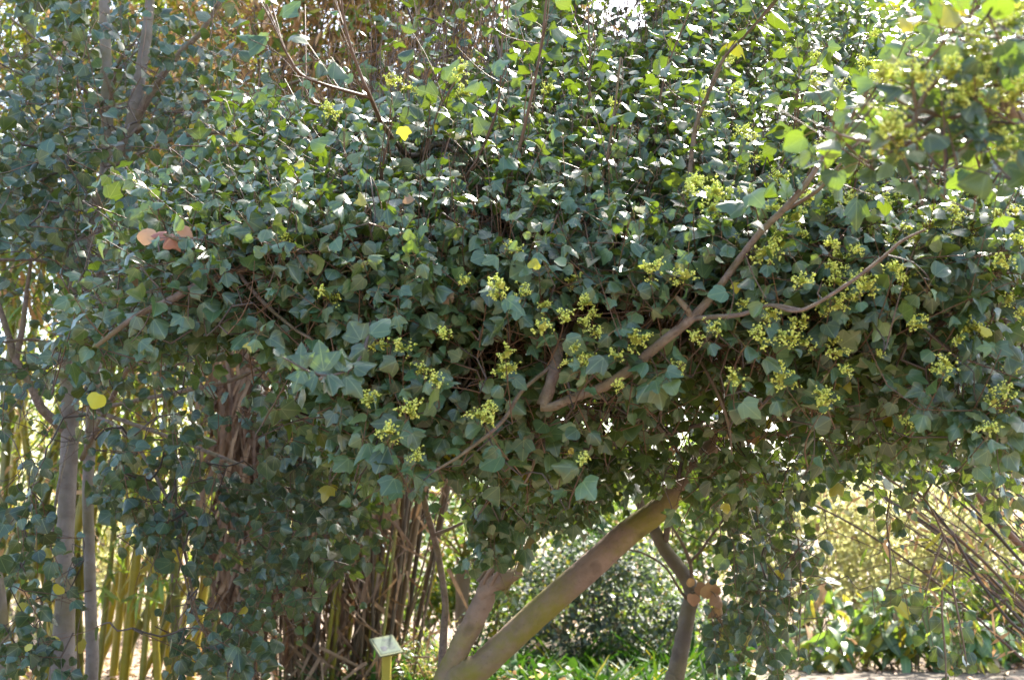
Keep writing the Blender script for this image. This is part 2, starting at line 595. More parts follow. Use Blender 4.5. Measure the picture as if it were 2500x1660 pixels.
# ------------------------------------------------------------------ leafy shoots
class Crown:
    """shoots with paired leaves, joined by twigs to the limbs nearest to them"""

    def __init__(self, dens=1.0, grow=1.0, front=1.2, dome=0.0):
        self.front, self.dome = front, dome
        self.dens, self.grow = dens, grow
        self.base, self.dir, self.len, self.opt = [], [], [], []
        self.tip = []

    def region(self, px, py, rx, ry, d0, d1, n, up=(0, 0, 1), spread=.5, L=(.3, .6), face=.7, size=(.055, .075), droop=.2, gap=.06):
        n = int(n * self.dens)
        size = (size[0] * self.grow, size[1] * self.grow)
        k = 0
        tries = 0
        while k < n and tries < n * 12:
            tries += 1
            a, r = rng.uniform(0, 2 * math.pi), math.sqrt(rng.random()) * (1 + .18 * rng.normal())
            x, y = px + rx * r * math.cos(a), py + ry * r * math.sin(a)
            if any(((x - hx) / hrx) ** 2 + ((y - hy) / hry) ** 2 < 1 for hx, hy, hrx, hry in HOLES):
                continue
            d = d0 + (d1 - d0) * rng.random() ** self.front
            d += self.dome * max(0.0, 600 - y) / 480
            dr = norm(np.array(up) + rng.normal(size=3) * spread)
            ln = rng.uniform(*L)
            b = P(x, y, d) - dr * ln * .5
            if b[2] < .15:
                continue
            self.add(b, dr, ln, dict(face=face, size=size, droop=droop, gap=gap))
            k += 1

    def add(self, b, dr, ln, opt):
        self.base.append(b)
        self.dir.append(norm(dr))
        self.len.append(ln)
        self.opt.append(opt)

    def build(self, name, parent, limbs, mats, protos=('lobe_a', 'lobe_b', 'lobe_c', 'round'), weights=(.3, .3, .2, .2), yellow=.02, petioles=True, label=None):
        mb = MB()
        base = np.array(self.base)
        S = len(base)
        nodes = np.concatenate(limbs)
        owner = np.full(len(nodes), -1)
        D = np.linalg.norm(base[:, None] - nodes[None], axis=2) if len(nodes) * S < 6e6 else None
        if D is None:
            md = np.full(S, 1e9)
            mi = np.zeros(S, int)
            for k in range(0, len(nodes), 400):
                dd = np.linalg.norm(base[:, None] - nodes[None, k:k + 400], axis=2)
                j = dd.argmin(1)
                v = dd[np.arange(S), j]
                better = v < md
                md[better], mi[better] = v[better], j[better] + k
        else:
            mi, md = D.argmin(1), D.min(1)
        allp = [p for p in nodes]
        own = list(owner)
        done = np.zeros(S, bool)
        conn = [None] * S
        par = np.full(S, -1)
        order = []
        for _ in range(S):
            k = int(np.where(done, 1e9, md).argmin())
            done[k] = True
            order.append(k)
            q0 = allp[mi[k]]
            par[k] = own[mi[k]]
            e = base[k]
            dist = np.linalg.norm(e - q0)
            mid = (q0 + e) / 2 + rng.normal(size=3) * dist * .10 + np.array([0, 0, -.06 * dist])
            mid2 = e - self.dir[k] * min(.12, dist * .3)
            pts = spline([q0, mid, mid2, e] if dist > .12 else [q0, e], 7 if dist > .12 else 3)
            conn[k] = pts
            new = np.vstack([pts[1:], e + self.dir[k] * self.len[k] * .4])
            for p in new:
                allp.append(p)
                own.append(k)
            dd = np.linalg.norm(base[:, None] - new[None], axis=2)
            j = dd.argmin(1)
            v = dd[np.arange(S), j]
            bt = v < md
            md[bt] = v[bt]
            mi[bt] = len(allp) - len(new) + j[bt]
        wgt = np.ones(S)
        for k in reversed(order):
            if par[k] >= 0:
                wgt[par[k]] += wgt[k]
        lp, lb, ln_, ls, lt, lq = [], [], [], [], [], []
        for k in range(S):
            r0 = min(.0075, .0012 + .0008 * math.sqrt(wgt[k]))
            r1 = .0016 + .0011 * math.sqrt(max(1, wgt[k] * .7))
            c = [rng.random(), 0, 0, 1]
            if len(conn[k]) >= 2 and np.linalg.norm(conn[k][0] - conn[k][-1]) > .01:
                tube(mb, conn[k], np.linspace(r0, min(r1, r0), len(conn[k])), 4 if r0 < .005 else 6, 1, c, cap=False)
            o = self.opt[k]
            d0, L = self.dir[k], self.len[k]
            sag = o.get('sag', 0.0)
            t = np.linspace(0, 1, 7)[:, None]
            wob = rng.normal(size=3) * .05 * L
            pts = base[k] + d0 * L * t + np.array([0, 0, -1.0]) * sag * L * t ** 2 + wob * np.sin(t * math.pi)
            tube(mb, pts, np.linspace(.0023, .0011, 7), 4, 2, c, cap=False)
            m = max(3, int(L / o['gap']))
            ang = rng.uniform(0, 6.28)
            ref = norm(np.cross(d0, rng.normal(size=3)))
            ref2 = np.cross(d0, ref)
            for q in range(m):
                f = (q + .7) / m
                x = f * 6
                i0 = min(5, int(x))
                p = pts[i0] * (1 - (x - i0)) + pts[i0 + 1] * (x - i0)
                ang += math.pi / 2 + rng.normal() * .25
                for s in (0, math.pi):
                    if rng.random() < .1:
                        continue
                    side = math.cos(ang + s) * ref + math.sin(ang + s) * ref2
                    pe = norm(side + d0 * .45 + np.array([0, 0, .15]))
                    plen = rng.uniform(.018, .045) * (1.15 - .5 * f)
                    sz = rng.uniform(*o['size']) * (1.0 - .35 * f ** 2) * (.6 + .55 * rng.random())
                    tip = p + pe * plen
                    b = norm(pe + np.array([0, 0, -1]) * (o['droop'] + abs(rng.normal()) * .3) + rng.normal(size=3) * .22)
                    nrm = UP * (1 - o['face']) + CAMD * o['face'] + rng.normal(size=3) * .38
                    lp.append(tip); lb.append(b); ln_.append(nrm); ls.append(sz)
                    lq.append((p, (p + tip) / 2 + np.array([0, 0, .003]), tip))
        lp, lb, ln_, ls = map(np.array, (lp, lb, ln_, ls))
        keep = prune(lp + lb * ls[:, None] * .5, ls)
        lp, lb, ln_, ls = lp[keep], lb[keep], ln_[keep], ls[keep]
        lq = [q for q, k_ in zip(lq, keep) if k_]
        tint = rand_tint(len(lp), yellow)
        which = rng.choice(len(protos), len(lp), p=weights)
        for i, pr in enumerate(protos):
            s = which == i
            add_leaves(mb, pr, lp[s], lb[s], ln_[s], ls[s], 0, tint[s], fold=-.14, bend=.2, jitter=.75)
        if petioles:
            Q = np.array(lq)                                   # n,3,3
            t = norm(Q[:, 2] - Q[:, 0])
            u = norm(np.cross(t, UP + rng.normal(size=t.shape) * .05))
            v = np.cross(t, u)
            r = .0009
            ring = np.stack([u, -.5 * u + .87 * v, -.5 * u - .87 * v], 1) * r
            V = (Q[:, :, None] + ring[:, None]).reshape(-1, 3)
            f = []
            for a in range(2):
                for j in range(3):
                    j2 = (j + 1) % 3
                    f.append([a * 3 + j, a * 3 + j2, a * 3 + 3 + j2, a * 3 + 3 + j])
            FF = (np.arange(len(Q))[:, None, None] * 9 + np.array(f)[None]).reshape(-1, 4)
            C = np.repeat(np.stack([rng.random(len(Q)), 0 * t[:, 0], 0 * t[:, 0], 1 + 0 * t[:, 0]], 1), 9, 0)
            mb.add(V, FF, 3, C)
        
        o = mb.build(name, mats, parent)
        if label:
            o['label'] = label
        return o


HOLES = []
CLEAR = []          # stretches of limb that stand free of leaves: points and half-widths
THIN = [(880, 40, 420, 230, .86), (820, 300, 200, 120, .25), (1515, 25, 115, 70, .85), (1640, 1040, 300, 70, .3), (1950, 1060, 330, 65, .3), (2100, 1400, 330, 260, .55),
        (590, 1080, 70, 110, .5), (300, 1500, 210, 150, .75), (60, 1180, 120, 200, .5), (20, 110, 60, 110, .8), (1950, 300, 130, 70, .6), (560, 740, 120, 60, .5),
        (75, 760, 70, 90, .8), (75, 1010, 60, 60, .8), (1430, 1000, 110, 60, .6), (440, 1200, 110, 60, .5), (800, 1500, 160, 140, .7), (1130, 1230, 110, 80, .5)]  # gaps in the foliage: px, py, rx, ry, share of leaves missing, nearest depth, farthest depth


def to_px(p):
    q = p - EYE
    z = q[:, 1] * CP + q[:, 2] * SP
    y = -q[:, 1] * SP + q[:, 2] * CP
    return 1250 + q[:, 0] / z * F_PX, 830 - y / z * F_PX


def prune(pos, size):
    keep = np.ones(len(pos), bool)
    x, y = to_px(pos)
    for c, prob in CLEAR:
        cx, cy = to_px(c)
        for k in range(0, len(pos), 4000):
            sl = slice(k, k + 4000)
            d2 = (x[sl, None] - cx) ** 2 + (y[sl, None] - cy) ** 2
            j = d2.argmin(1)
            r = size[sl] * .58 * F_PX / pos[sl, 1]
            hit = (d2[np.arange(len(j)), j] < (r + 4) ** 2) & (pos[sl, 1] < c[j, 1] + .03)
            keep[sl] &= ~(hit & (rng.random(len(j)) < prob))
    for px, py, rx, ry, pr in THIN:
        e = ((x - px) / rx) ** 2 + ((y - py) / ry) ** 2
        keep &= ~((e < 1) & (rng.random(len(x)) < pr * np.clip((1 - e) * 3, 0, 1)))
    return keep


LEAF_MATS = [M_LEAF, M_TWIG, M_SHOOT, M_PETIOLE]
LEAF_MATS_L = [M_LEAF_L, M_TWIG, M_SHOOT, M_PETIOLE]
LEAF_MATS_N = [M_LEAF_N, M_TWIG, M_SHOOT, M_PETIOLE]


def limb(parent, name, pts, radii, mat, k=10, rough=.06, n=None, label=None, clear=0):
    """a limb through (px, py, depth) points"""
    w_ = [p if len(p) == 4 else (*p, 0) for p in pts]
    pp = [np.array(p[:3]) if p[3] == 1 else P(*p[:3]) for p in w_]
    n = n or max(8, len(pts) * 7)
    c = spline(pp, n)
    rr = np.interp(np.linspace(0, 1, n), np.linspace(0, 1, len(radii)), radii)
    mb = MB()
    tube(mb, c, rr, k, 0, None, rough)
    o = mb.build(name, mat, parent)
    if label:
        o['label'] = label
    if clear:
        CLEAR.append((c[::2], clear))
    return c


# ---- blossoms
def blossom_mesh(seed):
    rs = np.random.default_rng(seed)
    g = (1 + 5 ** .5) / 2
    ico = norm(np.array([(-1, g, 0), (1, g, 0), (-1, -g, 0), (1, -g, 0), (0, -1, g), (0, 1, g), (0, -1, -g), (0, 1, -g), (g, 0, -1), (g, 0, 1), (-g, 0, -1), (-g, 0, 1)]))
    F = np.array([(0, 11, 5), (0, 5, 1), (0, 1, 7), (0, 7, 10), (0, 10, 11), (1, 5, 9), (5, 11, 4), (11, 10, 2), (10, 7, 6), (7, 1, 8), (3, 9, 4), (3, 4, 2), (3, 2, 6), (3, 6, 8), (3, 8, 9), (4, 9, 5), (2, 4, 11), (6, 2, 10), (8, 6, 7), (9, 8, 1)])
    mb = MB()
    stems = rs.integers(6, 9)
    for s in range(stems):
        d = norm(rs.normal(size=3) * np.array([1, 1, .7]) + np.array([0, 0, .55]))
        L = rs.uniform(.016, .030)
        e = d * L
        tube(mb, [np.zeros(3), e * .55 + rs.normal(size=3) * .002, e], [.0009, .0007, .0006], 4, 1, [rs.random(), 0, 0, 1], cap=False)
        for q in range(rs.integers(4, 7)):
            c = e + rs.normal(size=3) * .0062
            tube(mb, [e * .8, (e * .8 + c) / 2, c], [.0006, .0005, .0005], 3, 1, [rs.random(), 0, 0, 1], cap=False)
            mb.add(c + ico * rs.uniform(.0020, .0036) * np.array([1, 1, rs.uniform(.7, 1.2)]), F, 0, [rs.random(), 0, 0, 1])
            for z in range(2):
                c2 = c + rs.normal(size=3) * .0032
                mb.add(c2 + ico * rs.uniform(.0012, .002), F, 0, [rs.random(), 0, 0, 1])
    for s in range(4):
        a = rs.uniform(0, 6.28)
        b = np.array([[math.cos(a), math.sin(a), .5]])
        add_leaves(mb, 'lobe_a', np.zeros((1, 3)), b, np.array([[0, -.5, 1.0]]), rs.uniform(.013, .024), 1, np.array([[rs.random(), 0, 0, 1]]))
    return mb


BLOSSOMS = []


def place_blossom(parent, loc, scale, group=None):
    if len(BLOSSOMS) < 6:
        o = blossom_mesh(100 + len(BLOSSOMS)).build('flower_cluster', [M_FLOWER, M_BRACT], None)
        BLOSSOMS.append(o)
    else:
        o = random.choice(BLOSSOMS).copy()
        COL.objects.link(o)
        o.name = 'flower_cluster'
    o.parent = parent
    o.matrix_parent_inverse = parent.matrix_basis.inverted()
    o.location = [float(v) for v in loc]
    o.rotation_euler = (random.uniform(-.5, .9), random.uniform(-.5, .5), random.uniform(0, 6.28))
    o.scale = (scale,) * 3
    if group:
        o['group'] = group
    return o


def hand_leaves(mb, rows, mat=0, yellow=0.0, tintr=(.3, 1), shrink=1.0, jit=.7):
    """rows: px, py, depth of the leaf base, direction in the picture (degrees, 0 right, 90 up), length in metres, proto"""
    for (px, py, d, ang, L, pr, tilt) in rows:
        b = np.array([[math.cos(R(ang)), tilt * -.5, math.sin(R(ang))]])
        n = CAMD[None] * 1 + UP[None] * .35 + rng.normal(size=(1, 3)) * .32
        add_leaves(mb, pr, P(px, py, d)[None], b, n, L * shrink * rng.uniform(.85, 1.1), mat, np.array([[rng.uniform(*tintr), yellow * rng.uniform(.5, 1), 0, 1]]), fold=-.1, bend=.2, jitter=jit)


# ------------------------------------------------------------------ MAIN LEANING TREE
def main_tree():
    base = np.array([P(1070, 1660, 5.0)[0], 5.0, 0.0])
    T = thing('leaning_tree', 'large maple leaning right with a mossy trunk, broken stump and yellow blossom', 'tree', base)
    g0 = (*base, 1)
    under = (base[0], 5.0, -.15, 1)
    lim = []
    c = limb(T, 'trunk', [under, g0, (1100, 1702, 5.0), (1182, 1620, 5.0), (1340, 1472, 4.95), (1440, 1384, 4.9), (1535, 1300, 4.87), (1616, 1237, 4.85), (1695, 1150, 4.8), (1765, 1050, 4.8), (1830, 930, 4.75), (1890, 780, 4.7), (1930, 610, 4.7), (1955, 430, 4.8), (1960, 250, 4.9)],
             [.11, .085, .064, .060, .061, .060, .058, .053, .047, .043, .04, .034, .03, .026, .02], M_BARK, 22, .035, 130)
    lim.append(c[50:])
    CLEAR.append((c[20:82:2], .9))
    # broken second stem
    b2 = P(1080, 1640, 5.02)
    mb = MB()
    pts = spline([P(1065, 1760, 5.05), P(1088, 1660, 5.02), P(1126, 1575, 5.0), P(1163, 1503, 4.98), P(1192, 1440, 4.97), P(1207, 1404, 4.96)], 50)
    rr = np.interp(np.linspace(0, 1, 50), [0, .3, .6, .8, .92, 1], [.060, .050, .047, .046, .043, .028])
    tube(mb, pts, rr, 18, 0, None, .06)
    for q in range(26):                                     # torn, splintered top
        f = rng.random()
        o = P(1188 + 62 * f + rng.normal() * 5, 1398 + 10 * f + rng.normal() * 6, 4.96 + rng.normal() * .018)
        e = o + np.array([rng.uniform(-.01, .03), rng.normal() * .01, rng.uniform(.012, .05)])
        tube(mb, [o - np.array([.03, 0, .05]), o, e], [.012, .009, .001], 5, 0, None, .25)
    st = spline([P(1172, 1455, 4.965), P(1215, 1424, 4.95), P(1245, 1408, 4.93), P(1274, 1396, 4.92)], 18)
    tube(mb, st, np.interp(np.linspace(0, 1, 18), [0, .5, .85, 1], [.036, .034, .024, .016]), 14, 0, None, .12)
    CLEAR.append((pts, .9))
    CLEAR.append((st, .8))
    o = mb.build('stump', M_BARK, T)
    o['label'] = 'broken stem ending in a splintered stump'
    lim.append(limb(T, 'shoot', [(1264, 1402, 4.92), (1283, 1345, 4.9), (1305, 1300, 4.88), (1325, 1245, 4.85), (1345, 1170, 4.8)], [.014, .017, .017, .015, .010], bark_mat('mossy_bark', (.14, .12, .04), (.2, .17, .06), scale=20), 9))
    # thin upright stem
    lim.append(limb(T, 'stem', [(1076, 1660, 5.15), (1082, 1560, 5.2), (1087, 1480, 5.2), (1078, 1400, 5.2), (1062, 1320, 5.2), (1040, 1240, 5.15), (1025, 1160, 5.1), (1030, 1060, 5.0)], [.019, .018, .017, .016, .015, .014, .012, .009], M_BRANCH, 9, .08)[20:])
    lim.append(limb(T, 'branch', [(1058, 1305, 5.2), (1082, 1297, 5.15), (1110, 1285, 5.1), (1145, 1268, 5.0)], [.010, .009, .008, .005], M_BRANCH, 7))
    # the elbowed limb in front
    lim.append(limb(T, 'branch', [(1850, 900, 4.75), (1620, 790, 4.2), (1440, 760, 3.45), (1372, 820, 3.2), (1358, 885, 3.12), (1343, 940, 3.1), (1326, 990, 3.1)], [.03, .026, .022, .019, .018, .017, .019], M_BRANCH, 12, .06, 60, clear=0.96))
    lim.append(limb(T, 'branch', [(1322, 992, 3.1), (1352, 992, 3.09), (1400, 970, 3.07), (1470, 945, 3.04), (1540, 900, 3.0), (1610, 840, 2.96), (1690, 775, 2.92), (1745, 715, 2.9), (1800, 640, 2.86), (1850, 575, 2.82), (1905, 520, 2.78), (1960, 460, 2.74), (2020, 370, 2.7), (2080, 285, 2.65), (2130, 200, 2.6)],
                    [.0145, .0135, .0135, .0138, .0138, .013, .0125, .0098, .0094, .009, .0088, .0078, .007, .0055, .004], M_BRANCH, 12, .09, 110, clear=0.6))
    lim.append(limb(T, 'branch', [(1690, 777, 2.92), (1672, 748, 2.9), (1650, 725, 2.9)], [.010, .009, .006], M_BRANCH, 8, clear=0.96))
    lim.append(limb(T, 'branch', [(1692, 778, 2.92), (1740, 774, 2.86), (1810, 768, 2.82), (1880, 745, 2.76), (1958, 757, 2.7)], [.0072, .0066, .006, .0048, .004], M_BRANCH, 8, clear=0.45))
    lim.append(limb(T, 'branch', [(1880, 745, 2.76), (1958, 757, 2.7), (2070, 693, 2.65), (2160, 625, 2.6), (2200, 590, 2.56), (2260, 560, 2.52)], [.0048, .0046, .0044, .004, .0036, .003], M_BRANCH, 7, clear=0.3))
    lim.append(limb(T, 'branch', [(1905, 520, 2.83), (1990, 470, 2.75), (2040, 415, 2.7), (2100, 340, 2.65)], [.0055, .005, .0045, .003], M_BRANCH, 7, clear=0.6))
    # upright brown shoots
    risers = []
    for pts, r in (
        ([(1440, 760, 3.75), (1362, 762, 3.4), (1394, 700, 3.34), (1416, 621, 3.3), (1437, 536, 3.27), (1476, 414, 3.22), (1501, 261, 3.18), (1515, 140, 3.15)], .008),
        ([(1200, 515, 3.5), (1233, 480, 3.3), (1269, 357, 3.25), (1294, 250, 3.2), (1319, 125, 3.15), (1336, -20, 3.1), (1345, -120, 3.1)], .0075),
        ([(1650, 800, 3.5), (1655, 700, 3.35), (1670, 560, 3.3), (1681, 446, 3.25), (1696, 321, 3.2), (1721, 250, 3.16), (1760, 154, 3.12), (1817, 89, 3.08), (1889, 10, 3.0), (1930, -60, 2.95)], .0095),
        ([(1100, 560, 3.6), (1130, 450, 3.4), (1175, 370, 3.35), (1215, 260, 3.3), (1225, 120, 3.28), (1230, 0, 3.25)], .006),
        ([(1500, 640, 3.9), (1560, 480, 3.7), (1600, 330, 3.6), (1625, 180, 3.55), (1690, 10, 3.5)], .006),
        ([(1420, 560, 3.9), (1430, 380, 3.7), (1440, 200, 3.65), (1436, 20, 3.6)], .007),
        ([(1080, 600, 3.6), (1020, 480, 3.45), (1060, 300, 3.4), (1110, 200, 3.38)], .0055),
        ([(925, 560, 3.5), (928, 460, 3.35), (940, 360, 3.3)], .005),
        ([(930, 300, 3.3), (905, 240, 3.1), (876, 171, 3.05), (844, 70, 3.0), (830, -30, 2.95)], .0075),
        ([(905, 240, 3.1), (753, 193, 2.9), (707, 143, 2.85), (680, 82, 2.82), (650, 10, 2.8)], .0055),
        ([(1835, 640, 3.4), (1880, 480, 3.3), (1935, 330, 3.28), (1945, 200, 3.25)], .005),
        ([(2020, 640, 3.2), (2080, 480, 3.1), (2110, 330, 3.05)], .005),
    ):
        lim.append(limb(T, 'branch', pts, list(np.linspace(r, r * .35, 5)), M_BRANCH if r > .0076 else M_SHOOT, 7, .05, clear=.45))
        risers.append((lim[-1], r))
    # long limbs to the left
    lim.append(limb(T, 'branch', [(1620, 790, 4.2), (1440, 680, 4.0), (1240, 560, 3.8), (1120, 520, 3.4), (1000, 545, 3.35), (860, 590, 3.3), (735, 612, 3.26), (600, 655, 3.2), (500, 690, 3.18), (410, 735, 3.15), (330, 775, 3.15), (235, 845, 3.15)],
                    [.026, .024, .021, .018, .015, .0135, .0125, .012, .0115, .011, .009, .006], M_BRANCH, 10, .08, 90, clear=0.66))
    lim.append(limb(T, 'branch', [(585, 665, 3.2), (600, 690, 3.18), (650, 745, 3.14), (715, 800, 3.1), (765, 830, 3.06)], [.007, .0065, .006, .005, .004], M_BRANCH, 7, clear=0.96))
    lim.append(limb(T, 'branch', [(735, 612, 3.56), (790, 575, 3.4), (750, 650, 3.38), (705, 700, 3.36)], [.006, .005, .005, .003], M_BRANCH, 7))
    lim.append(limb(T, 'branch', [(1240, 560, 3.8), (1100, 360, 3.8), (1000, 380, 3.7), (930, 300, 3.3)], [.014, .012, .010, .008], M_BRANCH, 8, clear=0.96))
    lim.append(limb(T, 'branch', [(1358, 885, 3.12), (1276, 953, 3.06), (1223, 1032, 3.03), (1130, 1107, 3.0), (1060, 1150, 2.98)], [.006, .006, .0055, .0045, .003], M_BRANCH, 8, clear=0.75))
    lim.append(limb(T, 'branch', [(1276, 830, 3.6), (1195, 855, 3.4), (1160, 900, 3.35), (1125, 950, 3.32)], [.007, .006, .0055, .004], M_BRANCH, 7, clear=0.96))
    lim.append(limb(T, 'branch', [(905, 660, 3.4), (902, 740, 3.3), (890, 830, 3.15), (850, 880, 3.0), (780, 925, 2.92)], [.007, .007, .0065, .006, .004], M_BRANCH, 7))
    lim.append(limb(T, 'branch', [(860, 590, 3.6), (915, 620, 3.5), (905, 660, 3.4)], [.008, .007, .007], M_BRANCH, 7))
    lim.append(limb(T, 'branch', [(1660, 790, 3.4), (1681, 828, 3.35), (1745, 946, 3.3), (1777, 1032, 3.3), (1787, 1110, 3.3)], [.006, .0055, .005, .0045, .003], M_BRANCH, 7, clear=0.96))
    lim.append(limb(T, 'branch', [(1330, 1000, 3.4), (1322, 1060, 3.4), (1300, 1140, 3.42), (1280, 1180, 3.44)], [.006, .006, .005, .003], M_BRANCH, 7))
    lim.append(limb(T, 'branch', [(1775, 1030, 4.8), (1690, 1045, 4.6), (1560, 1060, 4.5), (1450, 1090, 4.4), (1380, 1130, 4.35)], [.016, .014, .012, .009, .006], M_BRANCH, 8))
    lim.append(limb(T, 'branch', [(1800, 1010, 4.8), (1880, 1065, 4.7), (1990, 1030, 4.6), (2120, 1040, 4.5), (2300, 1010, 4.4), (2480, 1040, 4.3)], [.022, .018, .016, .013, .010, .006], M_BRANCH, 8))
    lim.append(limb(T, 'branch', [(1905, 760, 4.7), (2050, 720, 4.3), (2250, 620, 3.9), (2420, 480, 3.7), (2600, 350, 3.6)], [.03, .026, .022, .018, .012], M_BRANCH, 9))
    lim.append(limb(T, 'branch', [(1935, 600, 4.7), (1800, 450, 4.6), (1700, 250, 4.5), (1650, 50, 4.5)], [.024, .02, .015, .008], M_BRANCH, 8))
    lim.append(limb(T, 'branch', [(1955, 430, 4.7), (2100, 250, 4.5), (2300, 100, 4.3), (2500, -50, 4.2)], [.02, .017, .013, .008], M_BRANCH, 8))
    lim.append(limb(T, 'branch', [(1440, 680, 4.0), (1330, 500, 4.2), (1250, 250, 4.3), (1200, 50, 4.4)], [.018, .015, .011, .006], M_BRANCH, 8))
    lim.append(limb(T, 'branch', [(2250, 620, 3.9), (2330, 800, 3.6), (2420, 930, 3.4), (2500, 980, 3.3)], [.014, .012, .009, .006], M_BRANCH, 8))

    K = Crown(2.1, .82, 1.6, 1.2)
    rg = K.region
    # upright shoots, upper middle
    rg(1330, 230, 470, 330, 3.0, 4.5, 270, (0.08, 0, 1), .22, (.35, .75), .46, (.055, .078), .1, .062)
    rg(1250, 620, 430, 240, 3.1, 4.5, 210, (0, -.1, .9), .45, (.3, .6), .52, (.055, .08), .15)
    rg(1200, 560, 520, 110, 3.0, 3.5, 95, (0, -.45, .5), .5, (.22, .4), .58, (.055, .08), .3)
    rg(1150, 720, 560, 110, 3.0, 3.5, 95, (0, -.45, .3), .5, (.22, .4), .62, (.055, .08), .35)
    rg(2000, 620, 480, 150, 2.95, 3.5, 80, (0, -.45, .4), .5, (.22, .4), .58, (.055, .08), .3)
    rg(1500, 430, 420, 120, 3.0, 3.6, 60, (0, -.4, .7), .4, (.25, .45), .52, (.055, .078), .2)
    rg(1550, 60, 420, 130, 3.0, 4.3, 70, (0.08, 0, 1), .2, (.35, .7), .46, (.055, .078), .1, .062)
    rg(900, 540, 360, 90, 3.0, 3.6, 50, (-.1, -.45, .5), .5, (.22, .4), .58, (.055, .08), .3)
    rg(1000, 1000, 190, 130, 3.2, 3.9, 26, (-.1, -.3, -.4), .5, (.25, .45), .75, (.06, .082), .5)
    rg(1250, 860, 420, 170, 3.2, 4.6, 150, (0, -.2, .5), .6, (.25, .5), .68, (.055, .078), .3)
    rg(1000, 1030, 150, 110, 3.3, 4.2, 34, (-.1, -.3, -.1), .6, (.25, .45), .78, (.06, .082), .5)
    rg(1230, 1090, 170, 90, 3.5, 4.6, 34, (0, -.3, -.1), .6, (.22, .4), .78, (.055, .078), .5)
    rg(1215, 1270, 75, 110, 4.3, 4.7, 17, (0, -.2, -.6), .4, (.2, .35), .8, (.07, .095), .6)
    rg(1340, 1190, 120, 70, 4.3, 4.9, 18, (0, -.2, -.4), .5, (.2, .35), .8, (.065, .085), .6)
    rg(1560, 940, 200, 120, 3.8, 5.2, 60, (0, -.2, .2), .6, (.25, .5), .72, (.055, .08), .4)
    rg(1480, 1130, 180, 80, 4.2, 5.2, 34, (0, -.2, -.3), .5, (.2, .4), .78, (.06, .08), .5)
    # right side
    rg(1900, 300, 460, 330, 3.0, 4.4, 230, (.15, -.1, .8), .5, (.3, .6), .48, (.055, .078), .15)
    rg(2300, 420, 300, 380, 2.9, 4.3, 140, (.2, -.15, .6), .55, (.3, .55), .52, (.055, .08), .2)
    rg(1950, 700, 480, 180, 3.0, 4.5, 180, (.1, -.2, .5), .6, (.25, .5), .7, (.055, .08), .3)
    rg(2080, 900, 420, 110, 3.2, 4.9, 90, (.1, -.2, .1), .6, (.25, .5), .74, (.058, .085), .4)
    rg(2120, 1030, 380, 60, 3.8, 5.2, 36, (0, -.2, -.3), .5, (.25, .45), .76, (.06, .085), .5)
    rg(2430, 980, 90, 130, 2.9, 3.8, 18, (-.2, -.2, -.3), .5, (.22, .4), .8, (.065, .09), .5)
    rg(1740, 1150, 110, 60, 3.9, 4.9, 14, (0, -.2, -.4), .5, (.25, .45), .76, (.06, .085), .5)
    # left side
    rg(800, 420, 260, 260, 3.0, 4.3, 120, (-.1, -.2, .7), .5, (.3, .55), .54, (.058, .082), .2)
    rg(800, 700, 300, 140, 3.1, 4.2, 90, (-.1, -.25, .4), .55, (.25, .5), .7, (.058, .082), .3)
    rg(900, 870, 180, 90, 3.1, 4.0, 34, (-.1, -.3, .1), .55, (.25, .45), .75, (.058, .082), .4)
    rg(560, 620, 260, 150, 3.2, 4.1, 70, (-.3, -.2, .3), .55, (.25, .5), .72, (.055, .078), .4)
    rg(350, 790, 220, 70, 3.3, 4.0, 22, (-.3, -.2, -.1), .5, (.25, .45), .75, (.055, .078), .4)
    for c, r in risers:
        Lc = np.linalg.norm(np.diff(c, axis=0), axis=1).cumsum()
        for t in np.arange(.12, .95, .14):
            i = min(int(t * len(c)), len(c) - 3)
            K.add(c[i], c[i + 2] - c[i], .2, dict(face=.42, size=(.055, .078), droop=.1, gap=.062))
            if rng.random() < .6:
                K.add(c[i], norm(rng.normal(size=3) * .5 + [0, -.2, .7]), rng.uniform(.15, .3), dict(face=.45, size=(.05, .075), droop=.15, gap=.06))
    for c in lim:
        # short leafy spurs on the long front limbs
        if len(c) in (110, 90):
            for t in np.linspace(.12, .97, 17):
                i = min(int(t * len(c)), len(c) - 2)
                K.add(c[i], norm(np.array([rng.normal() * .6, -.45, .55 * rng.choice([-1, 1, 1])])), rng.uniform(.10, .2), dict(face=.6, size=(.055, .08), droop=.25, gap=.055))
